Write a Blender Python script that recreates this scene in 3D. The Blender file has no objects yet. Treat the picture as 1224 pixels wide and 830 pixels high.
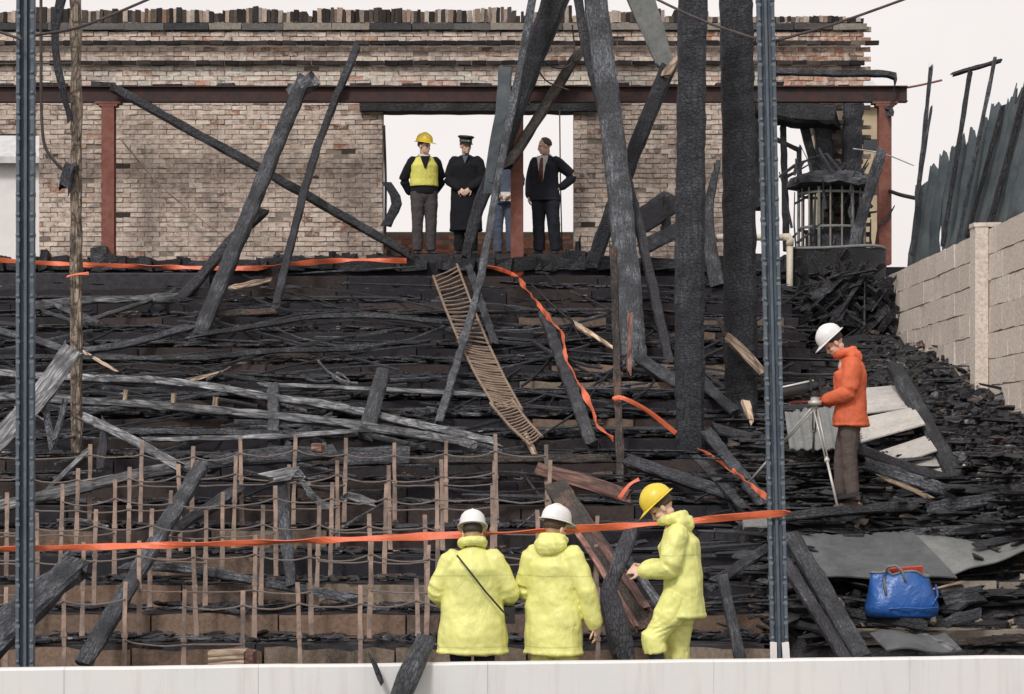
import bpy, math, random
from mathutils import Vector, Matrix, noise
R = random.Random(7)
C = bpy.context.scene.collection
scene = bpy.context.scene

# ------------------------------------------------------------------ camera, sky, sun, exposure
F, CX, HY, ZC = 2700.0, 612.0, 540.0, 2.1          # focal length in photo pixels, centre, horizon row, eye height
cam_data = bpy.data.cameras.new('camera')
cam = bpy.data.objects.new('camera', cam_data); C.objects.link(cam)
cam.location = (0, 0, ZC); cam.rotation_euler = (math.radians(90), 0, 0)
cam_data.sensor_width = 36; cam_data.lens = 36 * F / 1224
cam_data.shift_y = (HY - 415) / 1224
cam_data.clip_start = 0.5; cam_data.clip_end = 3000
scene.camera = cam

SUN_EL, SUN_AZ = math.radians(41), math.radians(202)  # behind the photographer, a little to the left
world = bpy.data.worlds.new('World'); scene.world = world; world.use_nodes = True
wn = world.node_tree; wn.nodes.clear()
sky = wn.nodes.new('ShaderNodeTexSky'); sky.sky_type = 'NISHITA'; sky.sun_disc = False
sky.sun_elevation = SUN_EL; sky.sun_rotation = SUN_AZ; sky.dust_density = 6; sky.air_density = 1.0
hs = wn.nodes.new('ShaderNodeHueSaturation'); hs.inputs['Saturation'].default_value = 0.08
cloud = wn.nodes.new('ShaderNodeMix'); cloud.data_type = 'RGBA'
cloud.inputs[0].default_value = 0.82                   # an even overcast layer over the sky
cloud.inputs[7].default_value = (9.6, 9.0, 8.8, 1)
tc = wn.nodes.new('ShaderNodeTexCoord'); cloudn = wn.nodes.new('ShaderNodeTexNoise'); cloudn.inputs['Scale'].default_value = 5; cloudn.inputs['Detail'].default_value = 5
wn.links.new(tc.outputs['Generated'], cloudn.inputs['Vector'])
cm = wn.nodes.new('ShaderNodeMapRange'); cm.inputs[1].default_value = .3; cm.inputs[2].default_value = .7; cm.inputs[3].default_value = .93; cm.inputs[4].default_value = 1.05
wn.links.new(cloudn.outputs['Fac'], cm.inputs[0])
vm = wn.nodes.new('ShaderNodeVectorMath'); vm.operation = 'SCALE'
bg = wn.nodes.new('ShaderNodeBackground'); bg.inputs[1].default_value = 0.10
wo = wn.nodes.new('ShaderNodeOutputWorld')
wn.links.new(sky.outputs[0], hs.inputs['Color']); wn.links.new(hs.outputs[0], cloud.inputs[6])
wn.links.new(cloud.outputs[2], vm.inputs[0]); wn.links.new(cm.outputs[0], vm.inputs['Scale']); wn.links.new(vm.outputs[0], bg.inputs[0]); wn.links.new(bg.outputs[0], wo.inputs[0])

sun_d = bpy.data.lights.new('sun', 'SUN'); sun_d.energy = 1.5; sun_d.angle = math.radians(10); sun_d.color = (1, .965, .92)
sun = bpy.data.objects.new('sun', sun_d); C.objects.link(sun)
sd = Vector((math.sin(SUN_AZ) * math.cos(SUN_EL), math.cos(SUN_AZ) * math.cos(SUN_EL), math.sin(SUN_EL)))
sun.rotation_euler = sd.to_track_quat('Z', 'Y').to_euler(); sun.location = (0, -20, 40)

scene.view_settings.view_transform = 'Standard'; scene.view_settings.look = 'None'
scene.view_settings.exposure = 0.12; scene.view_settings.gamma = 1.0
scene.view_settings.use_curve_mapping = False

# ------------------------------------------------------------------ helpers
def W(px, py, d):
    return Vector(((px - CX) / F * d, d, ZC + (HY - py) / F * d))

D0, TREAD, RISE, Z0, NST = 20.9, 0.675, 0.2425, 0.08, 20
SL = RISE / TREAD
def slope_d(py, off=0.15):
    """distance at which the ray of a photo row meets the terrace slope"""
    return (Z0 + RISE - ZC - SL * D0) / ((HY - py) / F - SL) - off
def right_edge(d):
    return 2.35 + 1.6 * min(1, max(0, (d - 25) / 5.0))
def lerp_table(x, tab):
    if x <= tab[0][0]: return tab[0][1]
    for (a, za), (b, zb) in zip(tab, tab[1:]):
        if x <= b: return za + (zb - za) * (x - a) / (b - a)
    return tab[-1][1]
RT = [(17, -.2), (20.6, -.15), (21.0, .16), (22.0, .70), (22.8, 1.1), (23.2, 1.45), (24.2, 1.85), (29, 2.95), (33, 3.9), (34.4, 4.1)]
def right_z(x, d):
    z = lerp_table(d, RT)
    b = max(0, min(1, (x - 4.4) / 1.0)); b = b * b * (3 - 2 * b)
    z += b * 0.55 * max(0, min(1, (d - 21.5) / 2)) * max(0, min(1, (33 - d) / 7))
    return z
def step_z(d):
    if d < D0: return -0.15
    return Z0 + RISE * (min(NST - 1, int((d - D0) / TREAD)) + 1)
def ground_z(x, d):
    return step_z(d) if x < right_edge(d) else right_z(x, d)

def fbm(v, o=3):
    return noise.fractal(v, 1.0, 2.0, o)

class MB:
    """collects geometry for one mesh object"""
    def __init__(s): s.v, s.f, s.c = [], [], []
    def add(s, vs, fs, col=None):
        n = len(s.v); s.v += [Vector(v) for v in vs]; s.f += [tuple(i + n for i in f) for f in fs]
        if col is not None: s.c += [col] * len(vs)
        return s
    def box(s, a, b, col=None, jit=0, rnd=None):
        x0, y0, z0 = a; x1, y1, z1 = b
        vs = [(x0, y0, z0), (x1, y0, z0), (x1, y1, z0), (x0, y1, z0), (x0, y0, z1), (x1, y0, z1), (x1, y1, z1), (x0, y1, z1)]
        if jit:
            r = rnd or R
            vs = [(x + r.uniform(-jit, jit), y + r.uniform(-jit, jit), z + r.uniform(-jit, jit)) for x, y, z in vs]
        return s.add(vs, [(0, 3, 2, 1), (4, 5, 6, 7), (0, 1, 5, 4), (1, 2, 6, 5), (2, 3, 7, 6), (3, 0, 4, 7)], col)
    def rings(s, rings, cap=True):
        n = len(rings[0]); vs = [p for r in rings for p in r]; fs = []
        for i in range(len(rings) - 1):
            for j in range(n):
                fs.append((i * n + j, i * n + (j + 1) % n, (i + 1) * n + (j + 1) % n, (i + 1) * n + j))
        if cap: fs += [tuple(range(n - 1, -1, -1)), tuple(range((len(rings) - 1) * n, len(rings) * n))]
        return s.add(vs, fs)
    def tube(s, pts, rad, n=8, side=None, round_ends=False):
        """tube along a polyline; rad: number, or one number or (a, b) pair per point"""
        pts = [Vector(p) for p in pts]
        rad = [rad] * len(pts) if not isinstance(rad, (list, tuple)) else list(rad)
        rad = [(q, q) if not isinstance(q, tuple) else q for q in rad]
        if round_ends:
            t0 = (pts[0] - pts[1]).normalized(); t1 = (pts[-1] - pts[-2]).normalized()
            ra, rb = rad[0], rad[-1]; ea, eb = min(ra), min(rb)
            pts = [pts[0] + t0 * ea * .95, pts[0] + t0 * ea * .7] + pts + [pts[-1] + t1 * eb * .7, pts[-1] + t1 * eb * .95]
            rad = [(ra[0] * .3, ra[1] * .3), (ra[0] * .72, ra[1] * .72)] + rad + [(rb[0] * .72, rb[1] * .72), (rb[0] * .3, rb[1] * .3)]
        rr = []; ref = Vector(side) if side else None
        for i, p in enumerate(pts):
            t = (pts[min(i + 1, len(pts) - 1)] - pts[max(i - 1, 0)]).normalized()
            u = ref if ref is not None else (Vector((0, 0, 1)) if abs(t.z) < .9 else Vector((1, 0, 0)))
            a = u - t * u.dot(t)
            if a.length < 1e-4: a = t.orthogonal()
            a.normalize(); b = t.cross(a)
            ref = a if side else ref
            rr.append([p + a * math.cos(2 * math.pi * k / n) * rad[i][0] + b * math.sin(2 * math.pi * k / n) * rad[i][1] for k in range(n)])
        return s.rings(rr)
    def ball(s, c, r, M=None, n=10, m=7):
        rx, ry, rz = r if isinstance(r, tuple) else (r, r, r); c = Vector(c); rr = []
        for i in range(m + 1):
            a = math.pi * (i + .25) / (m + .5)
            ring = []
            for k in range(n):
                q = 2 * math.pi * k / n
                v = Vector((math.sin(a) * math.cos(q) * rx, math.sin(a) * math.sin(q) * ry, -math.cos(a) * rz)) + c
                ring.append(M @ v if M else v)
            rr.append(ring)
        return s.rings(rr)
    def lathe(s, prof, n=20, M=None, sx=1, sy=1):
        rr = []
        for r, z in prof:
            ring = [Vector((r * math.cos(2 * math.pi * k / n) * sx, r * math.sin(2 * math.pi * k / n) * sy, z)) for k in range(n)]
            rr.append([M @ v for v in ring] if M else ring)
        return s.rings(rr)
    def mesh(s, name, smooth=False):
        me = bpy.data.meshes.new(name); me.from_pydata([tuple(v) for v in s.v], [], s.f)
        if s.c and len(s.c) == len(s.v):
            at = me.color_attributes.new('Col', 'FLOAT_COLOR', 'POINT')
            at.data.foreach_set('color', [q for c in s.c for q in (c[0], c[1], c[2], 1)])
        if smooth: me.polygons.foreach_set('use_smooth', [True] * len(me.polygons))
        me.update(); return me
    def build(s, name, mat, parent=None, smooth=False, M=None):
        return link(name, s.mesh(name, smooth), mat, parent, M)

def link(name, me, mat, parent=None, M=None):
    o = bpy.data.objects.new(name, me); C.objects.link(o)
    if mat is not None and not me.materials: me.materials.append(mat)
    if M is not None: o.matrix_world = M
    if parent is not None:
        o.parent = parent
    return o
def tag(o, label, cat, group=None):
    o['label'] = label; o['category'] = cat
    if group: o['group'] = group
    return o
def empty(name, loc=(0, 0, 0), rz=0):
    o = bpy.data.objects.new(name, None); C.objects.link(o); o.location = loc; o.rotation_euler.z = rz
    o.empty_display_size = .2
    return o
def struct(o): o['kind'] = 'structure'; return o
def stuff(o): o['kind'] = 'stuff'; return o

# ------------------------------------------------------------------ materials
class NT:
    def __init__(s, name):
        s.m = bpy.data.materials.new(name); s.m.use_nodes = True; s.t = s.m.node_tree
        s.b = s.t.nodes['Principled BSDF']
    def n(s, typ, **kw):
        nd = s.t.nodes.new('ShaderNode' + typ)
        for k, v in kw.items():
            k = k.replace('_', ' ')
            if hasattr(nd, k.replace(' ', '_')) and k not in nd.inputs: setattr(nd, k.replace(' ', '_'), v)
            elif hasattr(v, 'node'): s.t.links.new(v, nd.inputs[k])
            else: nd.inputs[k].default_value = v
        return nd
    def l(s, a, b): s.t.links.new(a, b)
    def coord(s, scale=(1, 1, 1), rand=True, world=False):
        if world: src = s.n('NewGeometry').outputs['Position']
        else: src = s.n('TexCoord').outputs['Object']
        mp = s.n('Mapping'); mp.inputs['Scale'].default_value = scale; s.l(src, mp.inputs['Vector'])
        if rand and not world:
            oi = s.n('ObjectInfo'); mu = s.n('Math', operation='MULTIPLY'); mu.inputs[1].default_value = 37.0
            s.l(oi.outputs['Random'], mu.inputs[0]); s.l(mu.outputs[0], mp.inputs['Location'])
        return mp.outputs[0]
    def noise(s, co, scale, detail=6, rough=.6, dist=0):
        nd = s.n('TexNoise'); s.l(co, nd.inputs['Vector'])
        nd.inputs['Scale'].default_value = scale; nd.inputs['Detail'].default_value = detail
        nd.inputs['Roughness'].default_value = rough; nd.inputs['Distortion'].default_value = dist
        return nd.outputs['Fac']
    def ramp(s, fac, stops):
        nd = s.n('ValToRGB'); cr = nd.color_ramp
        while len(cr.elements) < len(stops): cr.elements.new(.5)
        for e, (p, c) in zip(cr.elements, stops):
            e.position = p; e.color = (c, c, c, 1) if not isinstance(c, tuple) else (*c, 1)
        s.l(fac, nd.inputs[0]); return nd.outputs[0]
    def mix(s, fac, a, b, mode='MIX'):
        nd = s.n('Mix', data_type='RGBA', blend_type=mode)
        for q, i in ((fac, 0), (a, 6), (b, 7)):
            if hasattr(q, 'node'): s.l(q, nd.inputs[i])
            elif i == 0: nd.inputs[0].default_value = q
            else: nd.inputs[i].default_value = (*q, 1)
        return nd.outputs[2]
    def bump(s, h, strength=.5, dist=.02, prev=None):
        nd = s.n('Bump'); nd.inputs['Strength'].default_value = strength; nd.inputs['Distance'].default_value = dist
        s.l(h, nd.inputs['Height'])
        if prev: s.l(prev, nd.inputs['Normal'])
        return nd.outputs[0]
    def out(s, col=None, rough=.7, normal=None, metal=0, spec=None):
        if col is not None:
            if hasattr(col, 'node'): s.l(col, s.b.inputs['Base Color'])
            else: s.b.inputs['Base Color'].default_value = (*col, 1)
        if hasattr(rough, 'node'): s.l(rough, s.b.inputs['Roughness'])
        else: s.b.inputs['Roughness'].default_value = rough
        if normal: s.l(normal, s.b.inputs['Normal'])
        s.b.inputs['Metallic'].default_value = metal
        if spec is not None: s.b.inputs['Specular IOR Level'].default_value = spec
        return s.m

def charred(name, dark, ash, lo, hi, scale=2.6, crack=16, sq=(.8, 2.2, 2.2), rough=.62, bump=.9, warm=None):
    t = NT(name); co = t.coord((1, 1, 1))
    big = t.noise(co, scale, 8, .65, .4)
    cs = t.coord(sq)
    vo = t.n('TexVoronoi', feature='DISTANCE_TO_EDGE'); vo.inputs['Scale'].default_value = crack; t.l(cs, vo.inputs['Vector'])
    cr = t.ramp(vo.outputs['Distance'], [(0, 0.0), (.09, 1.0)])
    st = t.noise(t.coord((1.2, 16, 16)), 3, 5, .6)
    mask = t.ramp(big, [(lo, 0.0), (hi, 1.0)])
    flake = t.ramp(st, [(.42, .15), (.66, 1.0)])
    m2 = t.mix(1.0, mask, flake, 'MULTIPLY')
    c = t.mix(m2, dark, ash)
    if warm:
        w = t.ramp(t.noise(co, 1.3, 5, .6), [(.56, 0.0), (.66, .85)])
        c = t.mix(w, c, warm)
    c = t.mix(t.ramp(cr, [(0, .75), (1, 0.0)]), c, (dark[0] * .35, dark[1] * .35, dark[2] * .35))
    oi = t.n('ObjectInfo'); vr = t.ramp(oi.outputs['Random'], [(0, .65), (1, 1.4)])
    c = t.mix(1.0, c, vr, 'MULTIPLY')
    nm = t.bump(cr, bump * .7, .012); nm = t.bump(st, bump * .6, .012, nm); nm = t.bump(big, .5, .04, nm)
    return t.out(c, rough, nm, spec=.45)

M = {}
M['char'] = charred('char_black', (.025, .025, .031), (.115, .12, .138), .50, .72)
M['ash'] = charred('char_grey', (.026, .028, .034), (.19, .205, .235), .42, .66, bump=.8)
M['grey'] = charred('weathered_grey', (.055, .056, .062), (.40, .405, .42), .36, .60, crack=7, sq=(.25, 2, 2), bump=.5, rough=.8)
M['post'] = charred('char_post', (.017, .0175, .024), (.085, .09, .11), .46, .72, crack=15, sq=(2.0, 1.0, 1.0), bump=1.0)
M['brown'] = charred('char_brown', (.03, .024, .022), (.16, .115, .09), .40, .68, bump=.7, warm=(.17, .09, .06))
M['pale'] = charred('raw_wood', (.16, .10, .07), (.62, .49, .36), .30, .46, crack=6, sq=(.2, 2, 2), bump=.4, rough=.8)
M['redwood'] = charred('scorched_red_wood', (.10, .045, .035), (.36, .19, .15), .36, .62, crack=6, sq=(.25, 2, 2), bump=.5)
M['peeled'] = charred('peeled_post', (.08, .055, .042), (.60, .48, .36), .40, .54, scale=7, crack=9, sq=(.5, 2, 2), bump=.7)

def rusty(name, a, b, c, rough=.75, scale=7):
    t = NT(name); co = t.coord()
    n1 = t.noise(co, scale, 8, .7, .3); n2 = t.noise(co, scale * 5, 6, .7)
    col = t.mix(t.ramp(n1, [(.38, 0.0), (.62, 1.0)]), a, b)
    col = t.mix(t.ramp(n2, [(.55, 0.0), (.72, .8)]), col, c)
    return t.out(col, rough, t.bump(n2, .4, .006, t.bump(n1, .3, .01)), spec=.35)
M['redsteel'] = rusty('red_oxide_steel', (.18, .06, .045), (.23, .10, .075), (.06, .035, .032))
M['darkbeam'] = rusty('scorched_red_steel', (.075, .034, .03), (.034, .028, .03), (.02, .02, .02))
M['rod'] = rusty('rusty_rod', (.46, .33, .265), (.17, .135, .12), (.10, .08, .072), .8, 2.6)
M['wire'] = rusty('burnt_wire', (.16, .13, .12), (.22, .18, .16), (.06, .05, .05))
M['thinwire'] = rusty('dark_wire', (.05, .04, .042), (.09, .07, .07), (.03, .03, .03))
M['bluesteel'] = rusty('blue_grey_steel', (.078, .10, .135), (.115, .14, .17), (.036, .044, .056), .5, 4)
M['rivet'] = rusty('rivet_steel', (.115, .135, .16), (.17, .19, .21), (.05, .058, .066), .45)
M['grid'] = rusty('scorched_grid_wood', (.20, .14, .105), (.30, .225, .17), (.07, .05, .043))
M['sheetgrey'] = rusty('blued_sheet', (.07, .085, .098), (.12, .135, .145), (.04, .045, .05), .6, 3)
M['corr'] = rusty('fence_sheet', (.045, .06, .07), (.085, .10, .108), (.03, .038, .043), .65, 2.5)
M['asbestos'] = rusty('asbestos_sheet', (.42, .40, .38), (.54, .51, .475), (.22, .21, .20), .9, 5)
M['pipegrey'] = rusty('burnt_baluster', (.22, .19, .16), (.30, .27, .24), (.07, .06, .06), .8, 6)
M['slate'] = rusty('fallen_slate_sheet', (.09, .096, .104), (.135, .14, .145), (.05, .052, .055), .75, 4)
M['slatelight'] = rusty('fallen_light_sheet', (.17, .18, .175), (.235, .24, .235), (.09, .09, .09), .8, 6)
M['cream'] = rusty('cream_paint', (.60, .53, .42), (.66, .60, .50), (.30, .25, .2), .5)
M['concrete'] = rusty('terrace_concrete', (.20, .17, .14), (.33, .29, .24), (.08, .07, .06), .9, 4)

def brickmat(name, soot_lo, soot_hi, soot=(.05, .042, .04), paint=None):
    t = NT(name); at = t.n('VertexColor', layer_name='Col').outputs[0]
    co = t.coord(world=True); fine = t.noise(co, 26, 6, .7); big = t.noise(t.coord((.8, .8, .42), world=True), 1.5, 8, .72, .8)
    c = t.mix(1.0, at, t.ramp(fine, [(.3, .66), (.6, 1.12)]), 'MULTIPLY')
    if paint: c = t.mix(t.ramp(t.noise(t.coord((1, 1, 1.8), world=True), 7, 8, .75, .8), [(.50, 0.0), (.61, .72)]), c, (.25, .18, .155))
    if paint: c = t.mix(t.ramp(t.noise(co, 9, 6, .7), [(.46, 0.0), (.60, .75)]), c, paint)
    c = t.mix(t.ramp(big, [(soot_lo, 0.0), (soot_hi, .85)]), c, soot)
    return t.out(c, .92, t.bump(fine, .7, .012), spec=.2)
M['brick'] = brickmat('old_brick', .50, .80, (.16, .13, .12), (.70, .61, .54))
M['brickdark'] = brickmat('sooty_brick', .60, .85, (.03, .028, .028))
M['brickred'] = brickmat('red_brick', .62, .85)
M['block'] = brickmat('concrete_block', .60, .85, (.27, .235, .205))
M['riser'] = brickmat('terrace_riser', .52, .70, (.03, .026, .026))
def flat(name, col, rough=.8, nscale=20, amp=.25, bump=.2, spec=None, metal=0, bdist=.01):
    t = NT(name); co = t.coord(); n1 = t.noise(co, nscale, 6, .65)
    c = t.mix(t.ramp(n1, [(.3, 0.0), (.7, 1.0)]), tuple(q * (1 - amp) for q in col), tuple(min(1, q * (1 + amp * .6)) for q in col))
    return t.out(c, rough, t.bump(n1, bump, bdist), spec=spec, metal=metal)
M['mortar'] = flat('mortar', (.27, .225, .19), .95, 14)
M['mortar2'] = flat('pale_mortar', (.36, .31, .265), .95, 14)
M['tread'] = flat('burnt_tread', (.036, .034, .04), .85, 9, .5, .8, bdist=.03)
M['whitewall'] = None
t = NT('white_paint'); co = t.coord(world=True)
big = t.noise(co, 1.2, 6, .6); fn = t.noise(co, 30, 5, .7); dr = t.noise(t.coord((7, 7, .5), world=True), 1.6, 5, .6)
c = t.mix(t.ramp(big, [(.35, 0.0), (.7, 1.0)]), (.80, .775, .76), (.74, .745, .765))
c = t.mix(t.ramp(dr, [(.50, 0.0), (.75, .5)]), c, (.60, .53, .48))
c = t.mix(t.ramp(fn, [(.66, 0.0), (.75, .5)]), c, (.5, .46, .43))
M['whitewall'] = t.out(c, .75, t.bump(fn, .25, .006), spec=.3)
M['ground'] = flat('scorched_ground', (.05, .046, .044), .95, 3, .4, .5, bdist=.05)
M['pitch'] = flat('pitch_grass', (.05, .085, .03), .95, 8, .4, .5, bdist=.04)
M['rubble'] = charred('rubble_char', (.024, .0232, .0285), (.10, .102, .115), .50, .72, scale=6, crack=9, sq=(1, 1, 1), bump=1.0)
M['tape'] = flat('orange_tape', (.76, .165, .075), .45, 12, .15, .2)
M['skin'] = flat('skin', (.72, .47, .37), .55, 30, .12, .1)
M['hairdark'] = flat('dark_hair', (.045, .03, .024), .6, 60, .4, .6)
M['hairbrown'] = flat('brown_hair', (.085, .05, .035), .6, 60, .4, .6)
def cloth(name, col, rough=.75, sc=9, bump=.5, spec=.3, seams=()):
    t = NT(name); co = t.coord((1, 1, .8)); n1 = t.noise(co, sc, 5, .55, 1.2); n2 = t.noise(co, 220, 2, .5); n3 = t.noise(co, 2.2, 4, .6)
    c = t.mix(t.ramp(n3, [(.3, 0.0), (.7, 1.0)]), tuple(q * .88 for q in col), tuple(min(1, q * 1.06) for q in col))
    cz = t.coord((2.6, 2.6, 1.15)); n4 = t.noise(cz, 1.7, 3, .5, 1.6)
    cre = t.ramp(n4, [(.40, 1.0), (.485, .72), (.5, 0.0), (.515, .72), (.60, 1.0)]); dirt = t.ramp(t.noise(co, 4.5, 7, .7), [(.50, 0.0), (.75, .28)])
    c = t.mix(dirt, c, tuple(q * .45 for q in col))
    nm0 = None
    if seams:                                              # stitched yoke and hem seams
        sx = t.n('SeparateXYZ'); t.l(t.n('TexCoord').outputs['Object'], sx.inputs[0]); wob = t.n('Math', operation='MULTIPLY_ADD'); t.l(n3, wob.inputs[0]); wob.inputs[1].default_value = .03; t.l(sx.outputs[2], wob.inputs[2])
        for z in seams:
            cp = t.n('Math', operation='COMPARE'); t.l(wob.outputs[0], cp.inputs[0]); cp.inputs[1].default_value = z + .015; cp.inputs[2].default_value = .0055
            c = t.mix(cp.outputs[0], c, tuple(q * .8 for q in col)); nm0 = t.bump(cp.outputs[0], .6, .008, nm0)
    return t.out(c, rough, t.bump(n2, .08, .002, t.bump(cre, .20, .018, t.bump(n1, bump * .55, .025, nm0))), spec=spec)
M['rubbleash'] = charred('rubble_ash', (.05, .05, .054), (.26, .26, .265), .36, .60, scale=8, crack=9, sq=(1, 1, 1), bump=.8)
M['bankash'] = charred('bank_ash', (.032, .03, .033), (.15, .145, .145), .40, .66, scale=2.2, crack=14, sq=(1, 1, 1), bump=1.0, rough=.9)
M['rubblebrown'] = charred('rubble_brown', (.05, .034, .028), (.20, .14, .11), .36, .62, scale=8, crack=9, sq=(1, 1, 1), bump=.8)
M['yellow'] = cloth('yellow_pvc', (.82, .81, .28), .42, 5, .5, .5, seams=(1.262, .685))
M['orange'] = cloth('orange_anorak', (.76, .165, .075), .65, 7, .9)
M['navy'] = cloth('navy_cloth', (.02, .022, .032), .85)
M['black'] = cloth('black_wool', (.010, .010, .014), .9)
M['greytr'] = cloth('grey_trousers', (.075, .065, .068), .9)
M['browntr'] = cloth('brown_trousers', (.115, .088, .08), .9, 10, .8)
M['bluejacket'] = cloth('blue_grey_jacket', (.10, .12, .17), .85)
M['vest'] = cloth('yellow_vest', (.78, .74, .17), .7, 12, .4)
M['white'] = flat('white_shirt', (.78, .77, .75), .7)
M['tie'] = flat('maroon_tie', (.14, .03, .03), .6)
M['boot'] = flat('black_boot', (.02, .02, .02), .5)
M['shoe'] = flat('brown_shoe', (.13, .085, .075), .7)
M['helmw'] = flat('white_helmet', (.80, .79, .79), .35, 30, .05, .02, .5)
M['helmy'] = flat('yellow_helmet', (.80, .60, .06), .35, 30, .08, .02, .5)
M['capblack'] = flat('black_cap', (.012, .012, .014), .5)
M['silver'] = flat('tripod_alloy', (.55, .53, .50), .4, 20, .1, .05, metal=.3)
M['plastic'] = flat('black_plastic', (.02, .02, .022), .4)
M['bag'] = cloth('blue_bag', (.025, .115, .40), .32, 6, 1.6, .6)
M['redcard'] = flat('red_card', (.48, .06, .035), .6)
M['render'] = flat('pale_render', (.78, .75, .73), .9, 2, .08, .1)
M['ochre'] = flat('ochre_render', (.46, .37, .25), .9, 3, .2, .2)
M['glass'] = flat('dark_glass', (.03, .035, .04), .1, 3, .1, 0)
M['roofslate'] = flat('roof_slate', (.55, .55, .56), .8, 4, .2)
# ------------------------------------------------------------------ ground sheet
prof = [(-80, -.42), (17.05, -.42), (17.1, -.2), (20.6, -.2), (21.2, -.2), (26, 1.3), (33, 3.6), (34.0, 4.0), (34.2, 4.72), (60, 4.72), (900, 4.6)]
mb = MB(); xs = [-400, -60, -12, 0, 7, 60, 400]
for (x0, x1) in zip(xs, xs[1:]):
    for (a, za), (b, zb) in zip(prof, prof[1:]):
        n = len(mb.v); mb.v += [Vector((x0, a, za)), Vector((x1, a, za)), Vector((x1, b, zb)), Vector((x0, b, zb))]; mb.f.append((n, n + 1, n + 2, n + 3))
struct(mb.build('ground', M['ground']))
mb = MB(); mb.box((-60, -60, -.41), (60, 16.6, -.40)); struct(mb.build('pitch', M['pitch']))

# ------------------------------------------------------------------ burnt terrace: treads, with every riser board a part
terr = struct(empty('terrace', (0, 0, 0)))
mb = MB(); rr = random.Random(3)
for k in range(NST):
    d = D0 + TREAD * k; z = Z0 + RISE * (k + 1)
    if k == NST - 1: z = 4.93
    x = -11.0; xe = right_edge(d + .3)
    while x < xe - .1:                                    # uneven burnt slabs
        w = min(rr.uniform(.6, 1.3), xe - x)
        dz = rr.uniform(-.018, .006)
        mb.box((x, d + .045, z - RISE - .05), (x + w - .012, d + TREAD + .05, z - .012 + dz))
        x += w
mb.build('tread', M['tread'], terr)
palette = [(.235, .165, .125), (.20, .135, .10), (.27, .21, .165), (.17, .125, .10), (.30, .24, .19)]
dark = [(.029, .027, .032), (.038, .032, .034), (.058, .045, .042), (.024, .0225, .027), (.028, .026, .032)]
def board_variants(cols, n, L, H, T, jit, seed):
    r = random.Random(seed); out = []
    for i in range(n):
        m = MB(); c = cols[i % len(cols)]; f = r.uniform(.8, 1.15); c = tuple(q * f for q in c)
        top = []; nn = 7
        for j in range(nn):
            xx = L * (j / (nn - 1) - .5) * .985
            top.append((xx, r.uniform(-jit, jit), H + r.uniform(-jit * 2.2, jit * .5), r.uniform(-jit, jit)))
        rings = [[(x, y - T / 2, 0), (x, y - T / 2 + y2, h), (x, y + T / 2, h - .004), (x, y + T / 2, 0)] for x, y, h, y2 in top]
        m.rings([[Vector(p) for p in q] for q in rings]); m.c = [c] * len(m.v)
        out.append(m.mesh('riser_board'))
    return out
BL = 1.22
RV_b = board_variants(palette, 8, BL, RISE - .01, .05, .010, 1)
RV_d = board_variants(dark, 8, BL, RISE - .015, .05, .012, 2)
for k in range(NST):
    d = D0 + TREAD * k; z = Z0 + RISE * k; x = -11.2 + rr.uniform(0, .8); xe = right_edge(d)
    h = 1.0
    if k == 0: z = -.17; h = (Z0 + RISE + .16) / RISE
    while x + BL < xe + .5:
        px = (x + .6) / d * F + CX
        brown = k <= 1 or (k == 2 and rr.random() < .7) or (k in (3, 4) and rr.random() < .25) \
            or (k in (16, 17, 18) and 385 < px < 530 and rr.random() < .45) or (k in (12, 14, 15) and px > 640 and rr.random() < .6) or (k in (8, 9, 10, 11) and px > 650 and rr.random() < .4)
        o = link('riser_board', rr.choice(RV_b if brown else RV_d), M['riser'], terr)
        o.location = (x + BL / 2, d + .02 + rr.uniform(-.012, .012), z); o.scale = (1, 1, h)
        o.rotation_euler = (rr.uniform(-.03, .03), rr.uniform(-.006, .006), rr.uniform(-.008, .008))
        x += BL
# sill slab under the doorway and burnt ground right of the steps
mb = MB()
nx, ny = 44, 110
grid = []
for j in range(ny + 1):
    d = 17.6 + (34.5 - 17.6) * j / ny
    for i in range(nx + 1):
        x = 1.6 + (5.47 - 1.6) * i / nx
        z = right_z(x, d)
        e = right_edge(d)
        if x < e + .3: z = min(z, step_z(d - .3) - .12) if x < e else z - .1
        z += fbm(Vector((x * 1.3, d * 1.1, 2)), 5) * .11 * min(1, max(0, (d - 20.9)))
        grid.append(Vector((x, d, z)))
fs = [(j * (nx + 1) + i, j * (nx + 1) + i + 1, (j + 1) * (nx + 1) + i + 1, (j + 1) * (nx + 1) + i) for j in range(ny) for i in range(nx)]
mb.add(grid, fs); struct(mb.build('burnt_bank', M['bankash'], smooth=True))
# upper end: retaining face right of the steps, and the black board under the left platform
mb = MB(); mb.box((3.6, 34.5, 3.2), (7.5, 34.62, 4.92)); mb.box((3.6, 34.62, 4.5), (7.5, 36.4, 4.915)); struct(mb.build('retaining_wall', M['tread']))
mb = MB(); mb.box((-2.1, 33.95, 4.80), (1.1, 36.2, 5.07), jit=.01); struct(mb.build('doorway_floor', M['tread']))

# ------------------------------------------------------------------ concrete kerb steps low on the right
for lab, x0, x1, d, z, hh in (('long pale concrete step edge below the blue bag', 3.15, 6.2, 21.15, .42, .13), ('pale concrete step edge right of the blue bag', 3.98, 6.2, 21.95, .84, .16)):
    o = empty('concrete_step', ((x0 + x1) / 2, d, z - hh)); tag(o, lab, 'step', 'concrete steps in the debris')
    x = x0
    while x < x1:
        w = rr.uniform(.55, .8); m = MB(); m.box((x - (x0 + x1) / 2, 0, 0), (x + w - .02 - (x0 + x1) / 2, .5, hh), jit=.014, rnd=rr); m.build('block', M['concrete'], o); x += w

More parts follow.
